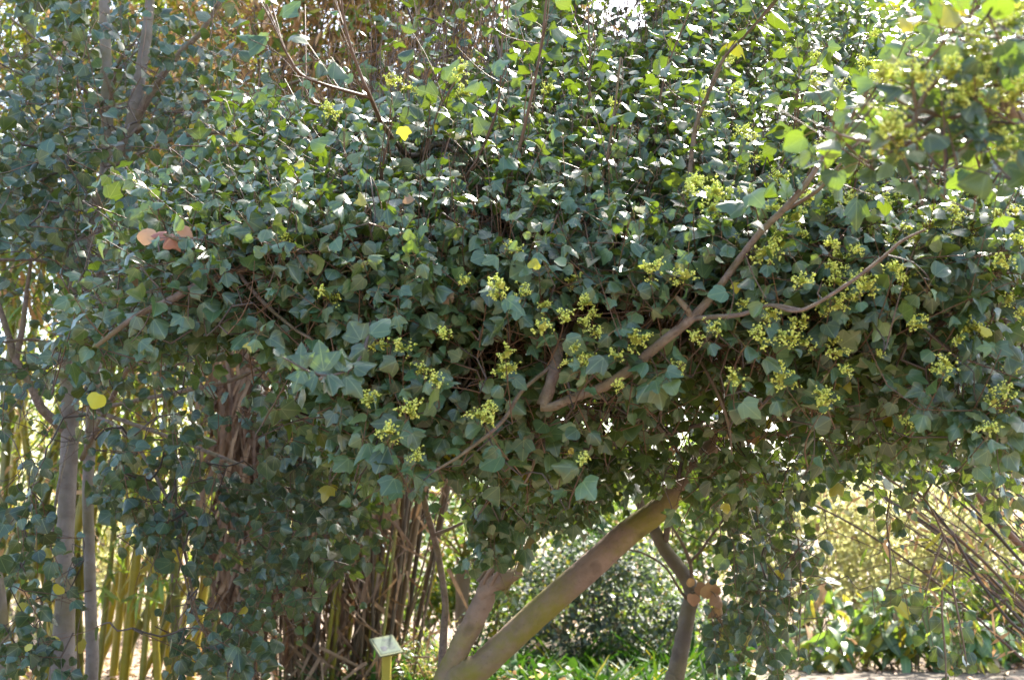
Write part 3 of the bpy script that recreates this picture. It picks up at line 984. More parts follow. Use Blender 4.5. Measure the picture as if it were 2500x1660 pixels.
    fl = [(1060, 165), (905, 190), (945, 205), (1070, 215), (765, 262), (760, 685), (665, 550), (1185, 575), (1205, 680), (1150, 660), (1255, 705), (1300, 735),
          (1345, 745), (1250, 757), (1495, 620), (1465, 780), (1330, 838), (1420, 820), (1358, 826), (1570, 850), (1165, 815), (1172, 852), (930, 805), (970, 855), (1000, 878),
          (945, 950), (850, 925), (890, 997), (960, 1055), (1350, 1060), (1120, 970), (1105, 958), (1900, 160), (1940, 200), (2000, 150), (1995, 212), (1880, 190), (2010, 185),
          (1710, 305), (1738, 322), (1650, 445), (1682, 462), (1720, 440), (1742, 472), (1790, 482), (1800, 412), (1832, 506), (1900, 490), (1930, 468), (1962, 458),
          (2180, 522), (2200, 490), (2230, 532), (2300, 500), (2340, 488), (2120, 548), (2080, 642), (2060, 622), (1940, 592), (1930, 652), (1850, 652), (1905, 715), (1932, 708),
          (1960, 690), (2000, 662), (1760, 722), (1782, 730), (1850, 742), (1760, 592), (1772, 578), (1820, 782), (1850, 792), (1922, 790), (1932, 816), (1750, 782), (1800, 870),
          (1900, 930), (1892, 908), (1810, 880), (1690, 872), (1642, 760), (2170, 860), (2180, 840), (2330, 852), (2320, 902), (2292, 932), (2300, 972), (2280, 990), (2332, 918),
          (2250, 760), (1580, 640), (1600, 420), (2310, 610), (2350, 560)]
    fpos = []
    for i, (x, y) in enumerate(fl):
        x, y = x * 2500 / 2361, y * 2500 / 2361
        d = (2.85 + rng.uniform(-.1, .12) if x > 800 else 3.0) + .62 * max(0.0, 600 - y) / 480
        p = P(x, y, d)
        fpos.append(p)
        dr = norm(np.array([rng.normal() * .3, -.75, .35 + rng.normal() * .2]))
        L = rng.uniform(.2, .3)
        K.add(p - dr * (L + .005) - np.array([0, 0, .012]), dr, L, dict(face=.62, size=(.05, .075), droop=.35, gap=.075))
    crown = K.build('crown', T, lim, LEAF_MATS, weights=(.38, .27, .22, .13), yellow=.006)
    for i, p in enumerate(fpos[:100]):
        place_blossom(T, p, rng.uniform(.7, 1.3), 'yellow-green flower clusters')
    # many more small heads, mostly on the sunny side
    mb = MB()
    src = [blossom_mesh(300 + q) for q in range(4)]
    for q in range(130):
        x, y = (rng.normal(2100, 260), rng.normal(480, 230)) if q < 118 else (rng.uniform(900, 1600), rng.uniform(650, 1000))
        if x < 850 or x > 2560 or y > 1060:
            continue
        dome = 1.2 * max(0.0, 600 - y) / 480
        p = P(x, y, 2.85 + dome * .55 + rng.uniform(-.05, .2))
        m_ = src[q % 4]
        a = rng.uniform(0, 6.28)
        rot = np.array([[math.cos(a), -math.sin(a), 0], [math.sin(a), math.cos(a), 0], [0, 0, 1]])
        off = 0
        V = np.concatenate(m_.V) @ rot.T * rng.uniform(.6, 1.05) + p
        Cc = np.concatenate(m_.C)
        Uu = np.concatenate(m_.U)
        n0 = mb.n
        mb.V.append(V); mb.C.append(Cc); mb.U.append(Uu); mb.n += len(V)
        for Ff, mm in m_.Fc:
            mb.Fc.append((Ff + n0, mm))
    o = mb.build('flower_clusters', [M_FLOWER, M_BRACT], T)
    o['kind'] = 'stuff'
    # spray of large pointed leaves that catches the open sky
    mb = MB()
    hand_leaves(mb, [(838, 925, 2.66, 150, .095, 'lobe_c', .3), (835, 905, 2.64, 88, .085, 'lobe_c', -.2), (790, 905, 2.62, 100, .09, 'lobe_c', 0), (735, 900, 2.6, 96, .09, 'lobe_c', 0),
                     (735, 905, 2.6, 250, .075, 'lobe_c', .5), (700, 870, 2.6, 235, .05, 'lobe_c', .4), (685, 868, 2.6, 120, .045, 'lobe_b', -.3), (800, 915, 2.61, 285, .075, 'lobe_a', .5), (770, 915, 2.6, 215, .08, 'lobe_c', .4),
                     (845, 920, 2.65, 320, .08, 'lobe_a', .5), (865, 895, 2.66, 10, .075, 'lobe_b', .2), (905, 815, 2.7, 60, .085, 'lobe_b', -.1), (890, 850, 2.7, 215, .07, 'lobe_a', .2), (880, 830, 2.72, 120, .075, 'lobe_a', 0)], tintr=(.1, .7), shrink=.76)
    tube(mb, spline([P(902, 790, 2.95), P(890, 850, 2.75), P(855, 900, 2.67), P(780, 915, 2.61), P(690, 872, 2.59)], 24), np.linspace(.005, .002, 24), 6, 1, None)
    tube(mb, spline([P(890, 830, 3.15), P(900, 800, 3.0), P(902, 790, 2.95)], 8), .005, 6, 1, None)
    o = mb.build('leaf_spray', LEAF_MATS, T)
    o['label'] = 'spray of large pointed grey-green leaves'
    mb = MB()
    hand_leaves(mb, [(378, 575, 3.1, 175, .05, 'round', .4), (440, 558, 3.1, 330, .05, 'lobe_b', .2), (425, 575, 3.1, 230, .055, 'lobe_a', .2), (405, 570, 3.1, 180, .05, 'lobe_b', .6)], 0)
    tube(mb, spline([P(410, 700, 3.45), P(445, 640, 3.3), P(470, 612, 3.15), P(440, 590, 3.1), P(400, 572, 3.1)], 22), np.linspace(.008, .004, 22), 6, 1, None, .1)
    o = mb.build('dead_leaves', [M_DEADLEAF, M_BRANCH], T)
    o['label'] = 'tan dead leaves curled on a bare twig'
    mb = MB()
    hand_leaves(mb, [(243, 962, 3.1, 250, .045, 'round', .2), (1300, 655, 2.8, 75, .032, 'lobe_b', 0), (985, 310, 2.9, 280, .035, 'lobe_a', 0), (2415, 820, 2.75, 110, .036, 'lobe_a', 0), (1798, 690, 2.85, 270, .034, 'lobe_a', 0),
                     (740, 395, 3.0, 190, .036, 'lobe_a', 0)], 0, .6)
    o = mb.build('yellow_leaves', [M_YELLOW], T)
    o['label'] = 'scattered yellow leaves'
    return T


main_tree()


# ------------------------------------------------------------------ NEAR OVERHANGING TREE (right edge)
def near_tree():
    base = np.array([P(3150, 1000, 2.7)[0], 2.7, 0])
    held = list(CLEAR)
    CLEAR.clear()
    T = thing('maple_tree', 'out-of-focus flowering branches reaching in from a tree at the right edge', 'tree', base)
    lim = []
    lim.append(limb(T, 'trunk', [(*(base - [0, 0, .1]), 1), (base[0] - .02, 2.7, .9, 1), (base[0] - .06, 2.65, 1.7, 1), (base[0] - .15, 2.6, 2.6, 1), (base[0] - .2, 2.6, 3.4, 1)], [.075, .065, .06, .045, .03], M_BARK, 14))
    lim.append(limb(T, 'branch', [(base[0] - .07, 2.65, 1.8, 1), (2800, 480, 2.3), (2560, 345, 2.1), (2500, 296, 2.05), (2463, 266, 2.02), (2446, 225, 2.0), (2428, 180, 1.98), (2400, 110, 1.95)], [.03, .022, .014, .0125, .012, .0105, .009, .006], M_BRANCH, 10, .05, 60, clear=0.7))
    lim.append(limb(T, 'branch', [(2463, 266, 2.02), (2386, 273, 1.98), (2320, 287, 1.95), (2249, 271, 1.92), (2228, 300, 1.9), (2207, 310, 1.9), (2190, 330, 1.9)], [.005, .0045, .0045, .005, .005, .0045, .003], M_BRANCH, 8, .05, 40, clear=.45))
    lim.append(limb(T, 'branch', [(2240, 275, 1.92), (2234, 250, 1.91), (2228, 210, 1.9), (2230, 145, 1.88)], [.0038, .0035, .003, .0025], M_BRANCH, 7, clear=0.96))
    lim.append(limb(T, 'branch', [(2240, 275, 1.92), (2258, 233, 1.92), (2295, 187, 1.9), (2330, 130, 1.9)], [.005, .0045, .004, .0025], M_BRANCH, 7, clear=0.7))
    lim.append(limb(T, 'branch', [(2240, 275, 1.92), (2200, 250, 1.9), (2185, 240, 1.88)], [.003, .0025, .002], M_BRANCH, 7))
    lim.append(limb(T, 'branch', [(2190, 330, 1.9), (2130, 345, 1.9), (2070, 335, 1.9), (2010, 310, 1.9)], [.0032, .003, .0025, .0015], M_BRANCH, 7))
    K = Crown()
    K.region(2330, 130, 190, 150, 1.8, 2.4, 22, (-.3, -.1, .6), .5, (.18, .32), .66, (.045, .062), .2, .05)
    K.region(2380, 350, 150, 100, 1.85, 2.5, 14, (-.2, -.1, .3), .6, (.18, .3), .68, (.045, .062), .3, .05)
    K.region(2100, 330, 110, 60, 1.85, 2.2, 7, (-.4, -.1, .4), .5, (.15, .25), .68, (.045, .06), .3, .05)
    fl = [(2190, 150), (2250, 110), (2262, 62), (2110, 180), (2300, 230), (2340, 222), (2060, 340), (2030, 330), (2045, 292), (2330, 340), (2060, 180), (2080, 320), (2215, 235), (2270, 140), (2285, 160), (2240, 210), (2190, 170), (2030, 170), (2330, 60), (2350, 20), (2300, 300)]
    fp = []
    for x, y in fl:
        p = P(x * 1.0589, y * 1.0589, rng.uniform(1.85, 1.95))
        fp.append(p)
        dr = norm(np.array([rng.normal() * .6, -.35, .4 + rng.normal() * .35]))
        K.add(p - dr * .15 - np.array([0, 0, .008]), dr, .14, dict(face=.66, size=(.04, .058), droop=.3, gap=.055))
    K.build('crown', T, lim, LEAF_MATS_N, yellow=.05)
    CLEAR[:0] = held
    for p in fp:
        place_blossom(T, p, rng.uniform(.85, 1.15), 'blurred flower clusters on the near branches')


near_tree()


# ------------------------------------------------------------------ LEFT TREE
def left_tree():
    base = ground(170, 6.6)
    T = thing('twin_stemmed_tree', 'grey-barked tree at the left with pale stems, forked top and dark round leaves', 'tree', base)
    lim = []
    gb = lambda px, d: (*(ground(px, d) - [0, 0, .1]), 1)
    c = limb(T, 'trunk', [gb(140, 6.5), (150, 1660, 6.5), (155, 1560, 6.5), (160, 1450, 6.5), (158, 1330, 6.5), (165, 1180, 6.5), (172, 1000, 6.5), (165, 850, 6.5), (185, 700, 6.45), (225, 530, 6.4), (285, 400, 6.3), (318, 325, 6.25), (335, 230, 6.2), (348, 150, 6.2), (362, 50, 6.2), (372, -90, 6.2)],
             [.09, .075, .062, .055, .052, .051, .050, .048, .047, .046, .044, .042, .036, .033, .03, .022], M_BARK_L, 16, .04, 110)
    lim.append(c[30:])
    CLEAR.append((c[15::2], .6))
    c = limb(T, 'trunk', [gb(225, 6.9), (222, 1660, 6.9), (222, 1500, 6.9), (218, 1350, 6.9), (215, 1200, 6.9), (225, 1000, 6.9), (245, 750, 6.8), (255, 500, 6.75), (262, 285, 6.7), (258, 140, 6.7), (254, 0, 6.7), (252, -100, 6.7)],
             [.05, .041, .037, .035, .035, .035, .036, .037, .038, .037, .034, .028], M_BARK_L, 14, .04, 90)
    lim.append(c[30:])
    CLEAR.append((c[15::2], .6))
    lim.append(limb(T, 'trunk', [gb(-10, 6.2), (4, 1640, 6.2), (2, 1560, 6.2), (-8, 1450, 6.2), (-30, 1300, 6.2), (-60, 1000, 6.2), (-80, 600, 6.2)], [.06, .05, .048, .045, .04, .035, .02], M_BARK_L, 12)[14:])
    for pts, r0, r1 in (
        ([(318, 322, 6.25), (345, 268, 6.2), (390, 195, 6.15), (440, 130, 6.1), (490, 80, 6.05), (540, 0, 6.0)], .028, .012),
        ([(322, 335, 6.25), (345, 312, 6.1), (400, 285, 6.0), (470, 262, 5.9), (535, 240, 5.85), (640, 225, 5.8), (740, 195, 5.7)], .020, .008),
        ([(330, 380, 6.3), (440, 335, 5.9), (520, 325, 5.8), (600, 328, 5.75), (670, 330, 5.7), (730, 322, 5.65), (800, 310, 5.6)], .013, .007),
        ([(262, 285, 6.7), (285, 165, 6.5), (320, 115, 6.45), (360, 60, 6.4)], .014, .007),
        ([(258, 250, 6.7), (300, 160, 6.6), (330, 130, 6.5)], .010, .005),
        ([(262, 300, 6.7), (215, 230, 6.6), (180, 200, 6.5), (100, 110, 6.4), (20, 40, 6.3)], .015, .006),
        ([(185, 700, 6.45), (110, 640, 6.3), (0, 635, 6.2), (-80, 640, 6.1)], .014, .008),
        ([(170, 1060, 6.5), (105, 1000, 6.4), (75, 940, 6.35), (35, 870, 6.3), (15, 800, 6.3), (-20, 700, 6.3)], .032, .014),
        ([(40, 875, 6.3), (55, 800, 6.3), (62, 740, 6.3), (75, 640, 6.3)], .020, .010),
        ([(165, 900, 6.5), (230, 846, 6.1), (297, 768, 5.8), (350, 720, 5.6)], .013, .007),
        ([(200, 1120, 6.5), (300, 920, 6.0), (330, 890, 5.9), (390, 800, 5.8), (440, 700, 5.7)], .016, .008),
        ([(330, 890, 5.9), (420, 890, 5.7), (500, 880, 5.6), (560, 845, 5.5), (640, 800, 5.4)], .010, .005),
        ([(360, 780, 5.6), (370, 850, 5.6), (375, 930, 5.6), (385, 1010, 5.55)], .007, .004),
        ([(175, 1000, 6.5), (300, 1050, 5.8), (400, 1200, 5.4), (440, 1300, 5.3), (470, 1450, 5.2), (485, 1520, 5.2)], .012, .004),
        ([(440, 1300, 5.3), (430, 1330, 5.25), (455, 1420, 5.2), (480, 1510, 5.2), (540, 1600, 5.1)], .007, .004),
        ([(170, 1060, 6.5), (140, 1200, 5.6), (125, 1330, 5.4), (105, 1450, 5.3), (95, 1540, 5.2)], .009, .004),
        ([(225, 1000, 6.9), (420, 960, 6.2), (560, 930, 5.7), (650, 900, 5.4), (680, 980, 5.3), (700, 1060, 5.3), (740, 1150, 5.3)], .014, .004),
        ([(245, 750, 6.8), (450, 560, 6.2), (600, 480, 5.8), (760, 430, 5.6)], .018, .006),
        ([(225, 1000, 6.9), (500, 1100, 6.2), (700, 1200, 5.8), (660, 1320, 5.7), (640, 1480, 5.6)], .014, .005),
        ([(165, 850, 6.5), (80, 830, 6.2), (10, 835, 6.0), (-60, 840, 5.9)], .010, .006),
    ):
        lim.append(limb(T, 'branch', pts, list(np.linspace(r0, r1, 5)), M_BRANCH, 8, .06, clear=.6 if r0 > .0105 else .3))
    K = Crown(.62, 1.0)
    rg = K.region
    sz = (.055, .085)
    HOLES[:] = [(45, 720, 60, 90), (75, 1010, 45, 50), (15, 90, 22, 75), (590, 1060, 50, 60), (330, 230, 30, 60)]
    rg(250, 130, 380, 220, 4.9, 7.4, 215, (-.1, -.1, .5), .6, (.3, .6), .68, sz, .3)
    rg(200, 430, 360, 200, 4.6, 7.2, 215, (-.1, -.15, .3), .6, (.3, .6), .7, sz, .3)
    rg(250, 680, 360, 160, 4.6, 6.8, 145, (-.1, -.15, .1), .6, (.3, .55), .74, sz, .4)
    rg(600, 300, 200, 200, 5.0, 6.4, 34, (.3, -.1, .3), .5, (.3, .5), .7, sz, .3)
    rg(520, 720, 180, 150, 4.9, 6.2, 52, (.1, -.2, 0), .6, (.3, .5), .75, sz, .4)
    HOLES[:] = [(75, 1010, 45, 50), (590, 1060, 60, 100), (235, 1340, 60, 150), (330, 1480, 90, 60)]
    rg(220, 900, 300, 90, 4.6, 6.4, 46, (0, -.2, -.1), .6, (.25, .5), .78, sz, .5)
    rg(150, 1060, 150, 70, 4.6, 6.0, 20, (0, -.2, -.4), .5, (.25, .45), .8, sz, .5)
    rg(420, 1060, 130, 90, 4.6, 6.0, 20, (0, -.2, -.4), .5, (.25, .45), .8, sz, .5)
    rg(60, 1230, 90, 110, 4.6, 5.8, 24, (0, -.2, -.7), .4, (.25, .45), .8, sz, .6)
    rg(430, 1270, 130, 110, 4.8, 5.6, 38, (0, -.2, -.7), .4, (.25, .45), .82, sz, .6)
    rg(300, 1180, 90, 60, 4.8, 5.8, 16, (0, -.2, -.6), .4, (.25, .4), .82, sz, .6)
    rg(110, 1440, 70, 100, 4.8, 5.4, 15, (0, -.2, -.7), .4, (.2, .4), .82, sz, .6)
    rg(90, 1600, 130, 60, 4.7, 5.4, 20, (0, -.2, -.5), .5, (.2, .4), .82, sz, .6)
    rg(480, 1590, 130, 75, 4.7, 5.4, 32, (0, -.2, -.4), .5, (.2, .4), .82, sz, .6)
    rg(470, 1450, 90, 60, 4.8, 5.4, 6, (0, -.2, -.6), .4, (.2, .4), .82, sz, .6)
    rg(180, 1330, 100, 60, 4.8, 5.6, 7, (0, -.2, -.6), .4, (.2, .4), .82, sz, .6)
    rg(330, 1330, 80, 110, 4.8, 5.6, 9, (0, -.2, -.6), .4, (.2, .4), .82, sz, .6)
    rg(760, 1020, 170, 120, 4.6, 5.8, 80, (.1, -.2, -.4), .5, (.25, .45), .8, sz, .5)
    rg(760, 1200, 190, 110, 4.8, 6.2, 110, (.1, -.2, -.5), .5, (.25, .45), .8, sz, .5)
    rg(720, 1370, 170, 90, 5.0, 6.2, 70, (0, -.2, -.6), .5, (.25, .45), .8, sz, .5)
    rg(640, 1520, 80, 90, 5.0, 5.8, 26, (0, -.2, -.6), .5, (.2, .4), .8, sz, .5)
    HOLES[:] = []
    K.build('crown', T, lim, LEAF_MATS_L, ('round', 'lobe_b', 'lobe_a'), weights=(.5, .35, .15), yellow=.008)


left_tree()


# ------------------------------------------------------------------ TREE BEHIND THE RIGHT HALF
def rear_tree():
    base = ground(2760, 9.2)
    T = thing('tree', 'small-leaved tree with many brown stems seen through gaps in the flowering crown', 'tree', base)
    lim = []
    lim.append(limb(T, 'trunk', [(*(base - [0, 0, .1]), 1), (base[0] - .05, 9.2, 1.2, 1), (base[0] - .25, 9.15, 2.2, 1), (base[0] - .6, 9.1, 3.2, 1), (base[0] - .8, 9.0, 4.3, 1)], [.11, .09, .08, .06, .03], M_BARK_L, 12))
    for k in range(26):
        x, y = rng.uniform(1450, 2550), rng.uniform(-40, 520)
        s = base + np.array([-.5 + rng.normal() * .15, rng.normal() * .15, rng.uniform(1.8, 3.0)])
        e = P(x, y, rng.uniform(8.2, 9.8))
        m = (s + e) / 2 + [0, 0, .25]
        lim.append(limb(T, 'branch', [(*s, 1), (*m, 1), (*e, 1)], [.028, .018, .006], M_CULM_B, 6, .05, 16))
    mb = MB()
    N = 15000
    x, y = rng.normal(2000, 330, N), rng.uniform(-110, 860, N)
    sh = (np.sin(x * .017 + 1.3) * np.cos(y * .021) + .6 * np.sin(x * .041 + y * .033)) + rng.normal(size=N) * .5
    sh[((x - 1500) / 170) ** 2 + ((y - 20) / 110) ** 2 < 1] = -9
    x, y = x[sh > -.35], y[sh > -.35]
    N = len(x)
    pos = np.array([P(a, b, d) for a, b, d in zip(x, y, rng.uniform(8.0, 10.0, N))])
    add_leaves(mb, 'lobe_b', pos, rng.normal(size=(N, 3)) * [1, 1, .5] + [0, 0, -.4], UP + CAMD * .5 + rng.normal(size=(N, 3)) * .5, rng.uniform(.05, .09, N), 0, rand_tint(N, .08, .02), bend=.2)
    mb.build('crown', M_SHRUB_G, T)


rear_tree()


# ------------------------------------------------------------------ RIGHT CROOKED TREE
def crooked_tree():
    base = ground(1655, 6.0)
    T = thing('crooked_tree', 'slender crooked grey tree behind the leaning trunk with tan dead leaves at its bend', 'tree', base)
    lim = []
    lim.append(limb(T, 'trunk', [(*(base - [0, 0, .1]), 1), (1645, 1700, 6.0), (1652, 1640, 6.0), (1668, 1560, 6.0), (1680, 1490, 6.0), (1690, 1445, 6.0), (1672, 1405, 6.0), (1640, 1365, 6.0), (1615, 1325, 6.0), (1594, 1285, 5.98), (1570, 1240, 5.95), (1545, 1180, 5.9), (1540, 1080, 5.8), (1560, 950, 5.6)],
                    [.055, .05, .046, .044, .042, .046, .040, .038, .034, .03, .028, .026, .022, .014], M_BARK_L, 14, .09, 80, clear=.9)[44:])
    lim.append(limb(T, 'branch', [(1620, 1335, 6.0), (1628, 1300, 5.98), (1633, 1250, 5.95), (1650, 1180, 5.9), (1700, 1100, 5.8), (1780, 1050, 5.7)], [.018, .018, .016, .014, .011, .007], M_BRANCH, 9, clear=0.6))
    lim.append(limb(T, 'branch', [(1690, 1440, 6.0), (1688, 1400, 5.95), (1684, 1372, 5.9), (1668, 1330, 5.85), (1640, 1285, 5.8)], [.012, .011, .010, .008, .006], M_BRANCH, 8))
    lim.append(limb(T, 'branch', [(1684, 1372, 5.9), (1710, 1345, 5.85), (1735, 1310, 5.8), (1800, 1230, 5.7), (1900, 1150, 5.6)], [.009, .008, .007, .006, .004], M_BRANCH, 8))
    lim.append(limb(T, 'branch', [(1684, 1470, 5.98), (1660, 1440, 5.95), (1625, 1385, 5.9), (1570, 1350, 5.85), (1530, 1340, 5.8)], [.008, .007, .006, .005, .003], M_BRANCH, 7))
    for pts in ([(1900, 1150, 5.6), (1930, 1250, 5.5), (1950, 1330, 5.5), (1955, 1450, 5.5), (1950, 1600, 5.5)],
                [(1800, 1230, 5.7), (1810, 1350, 5.6), (1840, 1450, 5.6), (1880, 1600, 5.5)],
                [(1900, 1150, 5.6), (2150, 1150, 5.2), (2165, 1280, 5.2), (2175, 1400, 5.2), (2160, 1450, 5.2)],
                [(2150, 1150, 5.2), (2250, 1210, 5.0), (2305, 1310, 5.0), (2328, 1380, 5.0), (2325, 1430, 5.0)],
                [(2305, 1310, 5.0), (2275, 1390, 5.0), (2258, 1460, 5.0)],
                [(2300, 1440, 5.0), (2300, 1500, 5.0), (2308, 1600, 5.0), (2310, 1680, 5.0)],
                [(2325, 1430, 5.0), (2345, 1530, 5.0), (2360, 1620, 5.0)]):
        lim.append(limb(T, 'branch', pts, [.006, .005, .0045, .004, .003], M_BRANCH, 7))
    K = Crown(.85, 1.0)
    rg = K.region
    sz = (.055, .085)
    rg(1640, 1120, 130, 60, 5.2, 6.2, 14, (0, -.2, -.3), .5, (.25, .45), .72, sz, .5)
    rg(1820, 1190, 150, 80, 4.9, 6.0, 34, (0, -.2, -.6), .4, (.25, .45), .74, sz, .6)
    rg(1870, 1350, 130, 110, 5.0, 6.0, 46, (0, -.2, -.8), .35, (.25, .45), .74, sz, .6)
    rg(1890, 1520, 110, 110, 5.0, 5.9, 36, (0, -.2, -.8), .35, (.25, .45), .74, sz, .6)
    rg(2060, 1140, 170, 50, 4.9, 5.8, 18, (.1, -.2, -.5), .4, (.25, .45), .74, sz, .5)
    rg(1780, 1560, 60, 70, 5.6, 6.1, 8, (0, -.2, -.6), .4, (.2, .35), .74, sz, .6)
    rg(2180, 1250, 70, 90, 5.0, 5.4, 7, (0, -.2, -.9), .3, (.2, .4), .74, sz, .6)
    rg(2240, 1190, 90, 70, 4.8, 5.3, 9, (0, -.2, -.7), .3, (.2, .35), .74, sz, .6)
    rg(2390, 1130, 110, 80, 4.4, 5.2, 18, (0, -.2, -.6), .4, (.2, .4), .74, sz, .6)
    rg(2130, 1090, 260, 40, 4.5, 5.4, 22, (0, -.2, -.5), .4, (.2, .4), .74, sz, .6)
    for px, py, L in ((2170, 1340, .25), (2200, 1420, .2), (2310, 1470, .25), (2265, 1480, .2), (2330, 1520, .2), (2280, 1350, .15), (2250, 1500, .15), (2350, 1470, .12), (2130, 1450, .14), (2350, 1590, .15)):
        K.add(P(px, py, 5.05), (rng.normal() * .2, -.1, -1), L, dict(face=.8, size=sz, droop=.6, gap=.07))
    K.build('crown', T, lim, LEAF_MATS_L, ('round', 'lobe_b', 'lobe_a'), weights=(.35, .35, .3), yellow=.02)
    mb = MB()
    hand_leaves(mb, [(1700, 1430, 5.85, 330, .07, 'round', 0), (1720, 1430, 5.8, 315, .09, 'round', .2), (1690, 1450, 5.8, 265, .075, 'round', 0), (1745, 1450, 5.8, 300, .08, 'lobe_b', .2), (1755, 1480, 5.8, 285, .09, 'lobe_c', .3), (1735, 1440, 5.82, 0, .06, 'round', .6), (1690, 1430, 5.85, 110, .05, 'round', .3)])
    tube(mb, spline([P(1690, 1445, 5.95), P(1715, 1440, 5.84), P(1740, 1445, 5.8), P(1752, 1470, 5.8)], 12), np.linspace(.005, .002, 12), 6, 1, None)
    o = mb.build('dead_leaves', [M_DEADLEAF, M_BRANCH], T)
    o['label'] = 'cluster of tan dead leaves'


crooked_tree()


# ------------------------------------------------------------------ BAMBOO
def culm(parent, b, top, lean, rad, mat, seg=.32, name='culm', tint=None):
    mb = MB()
    L = np.linalg.norm(top - b)
    n = int(L / seg)
    mid = (b + top) / 2 + lean
    c = spline([b, (b + mid) / 2 + lean * .12, mid, (mid + top) / 2 + lean * .25, top], n * 3 + 1)
    r = np.interp(np.linspace(0, 1, len(c)), [0, .5, 1], [rad, rad * .85, rad * .3])
    r[::3] *= 1.09
    tube(mb, c, r, 8, 0, [rng.random() if tint is None else tint, 0, 0, 1])
    mb.build(name, mat, parent)
    return c


def bamboo_leaves(mb, pts_list, n, size, mat=0, dead=.3, spreadr=.35, t0=.45, flat=.0):
    lp, lb = [], []
    for c in pts_list:
        k = max(1, n // len(pts_list))
        i = rng.integers(int(len(c) * t0), len(c), k)
        p = c[i] + rng.normal(size=(k, 3)) * spreadr
        lp.append(p)
        lb.append(rng.normal(size=(k, 3)) * np.array([.8, .8, .35]) + np.array([0, 0, -.55]))
    lp, lb = np.concatenate(lp), np.concatenate(lb)
    N = len(lp)
    add_leaves(mb, 'lance', lp, lb, rng.normal(size=(N, 3)) * .5 + UP, rng.uniform(*size, N), mat, rand_tint(N, .25, dead), bend=.25, jitter=.5)


def left_bamboo():
    base = ground(260, 12.6)
    T = thing('bamboo_clump', 'yellow-green bamboo clump with thick upright culms on sunlit ground at the left', 'bamboo', base)
    cs = []
    xs = [(-60, 12.0), (-20, 12.8), (10, 12.2), (40, 13.2), (70, 12.4), (95, 12.9), (120, 12.0), (150, 13.5), (185, 12.6), (205, 12.1), (225, 12.3), (250, 13.3), (270, 12.2), (300, 12.9), (310, 12.4), (335, 13.4), (360, 12.3), (385, 13.0), (405, 12.2), (430, 13.3), (455, 12.5), (480, 12.9), (505, 13.4), (530, 12.4), (560, 12.9)]
    for px, d in xs:
        b = ground(px + rng.uniform(-12, 12), d)
        ln = rng.normal() * .35
        top = b + np.array([ln * 2.2 + rng.uniform(-.6, .6), rng.uniform(-.8, .5), rng.uniform(7.5, 10.5)])
        cs.append(culm(T, b - [0, 0, .1], top, np.array([ln * .2, 0, 0]), rng.uniform(.03, .055), M_CULM))
    # slanting culms
    for (x0, d, x1, y1) in ((300, 13.4, 520, 1180), (240, 13.2, 430, 1250), (360, 13.0, 560, 1230), (420, 12.8, 580, 1100), (-40, 12.2, 110, 1240), (-70, 12.0, 60, 1280), (30, 13.4, 160, 1050), (160, 13.6, 330, 1000), (330, 13.7, 400, 1150), (180, 12.4, 240, 1200), (440, 13.8, 620, 1200), (90, 13.6, 20, 1150)):
        b = ground(x0, d)
        e = P(x1, y1, d - .2)
        e = b + (e - b) * 1.9
        cs.append(culm(T, b - [0, 0, .1], e, np.array([0, 0, .15]), rng.uniform(.03, .05), M_CULM))
    mb = MB()
    bamboo_leaves(mb, cs, 12000, (.12, .26), 0, .14, .5, .36)
    # low twigs with broad fresh leaves
    for px, py, d in ((335, 1450, 11.6), (390, 1430, 11.8), (520, 1360, 11.5), (560, 1250, 11.8), (250, 1430, 11.9), (60, 1380, 11.9)):
        k = 9
        a = rng.uniform(0, 6.28, k)
        b = np.stack([np.cos(a), rng.normal(size=k) * .4, np.sin(a) * .6 - .35], 1)
        add_leaves(mb, 'lance', np.repeat(P(px, py, d)[None], k, 0) + rng.normal(size=(k, 3)) * .03, b, UP + CAMD + rng.normal(size=(k, 3)) * .3, rng.uniform(.2, .34, k), 0, rand_tint(k, .05, 0))
    N = 9000
    x, y = rng.uniform(-250, 620, N), rng.uniform(-160, 760, N)
    pos = np.array([P(a, b, d) for a, b, d in zip(x, y, rng.uniform(10.5, 13.5, N))])
    add_leaves(mb, 'lance', pos, rng.normal(size=(N, 3)) * [.8, .8, .4] + [0, 0, -.5], rng.normal(size=(N, 3)) * .5 + UP, rng.uniform(.16, .3, N), 0, rand_tint(N, .25, .22), bend=.25)
    mb.build('foliage', M_BAM, T)


left_bamboo()


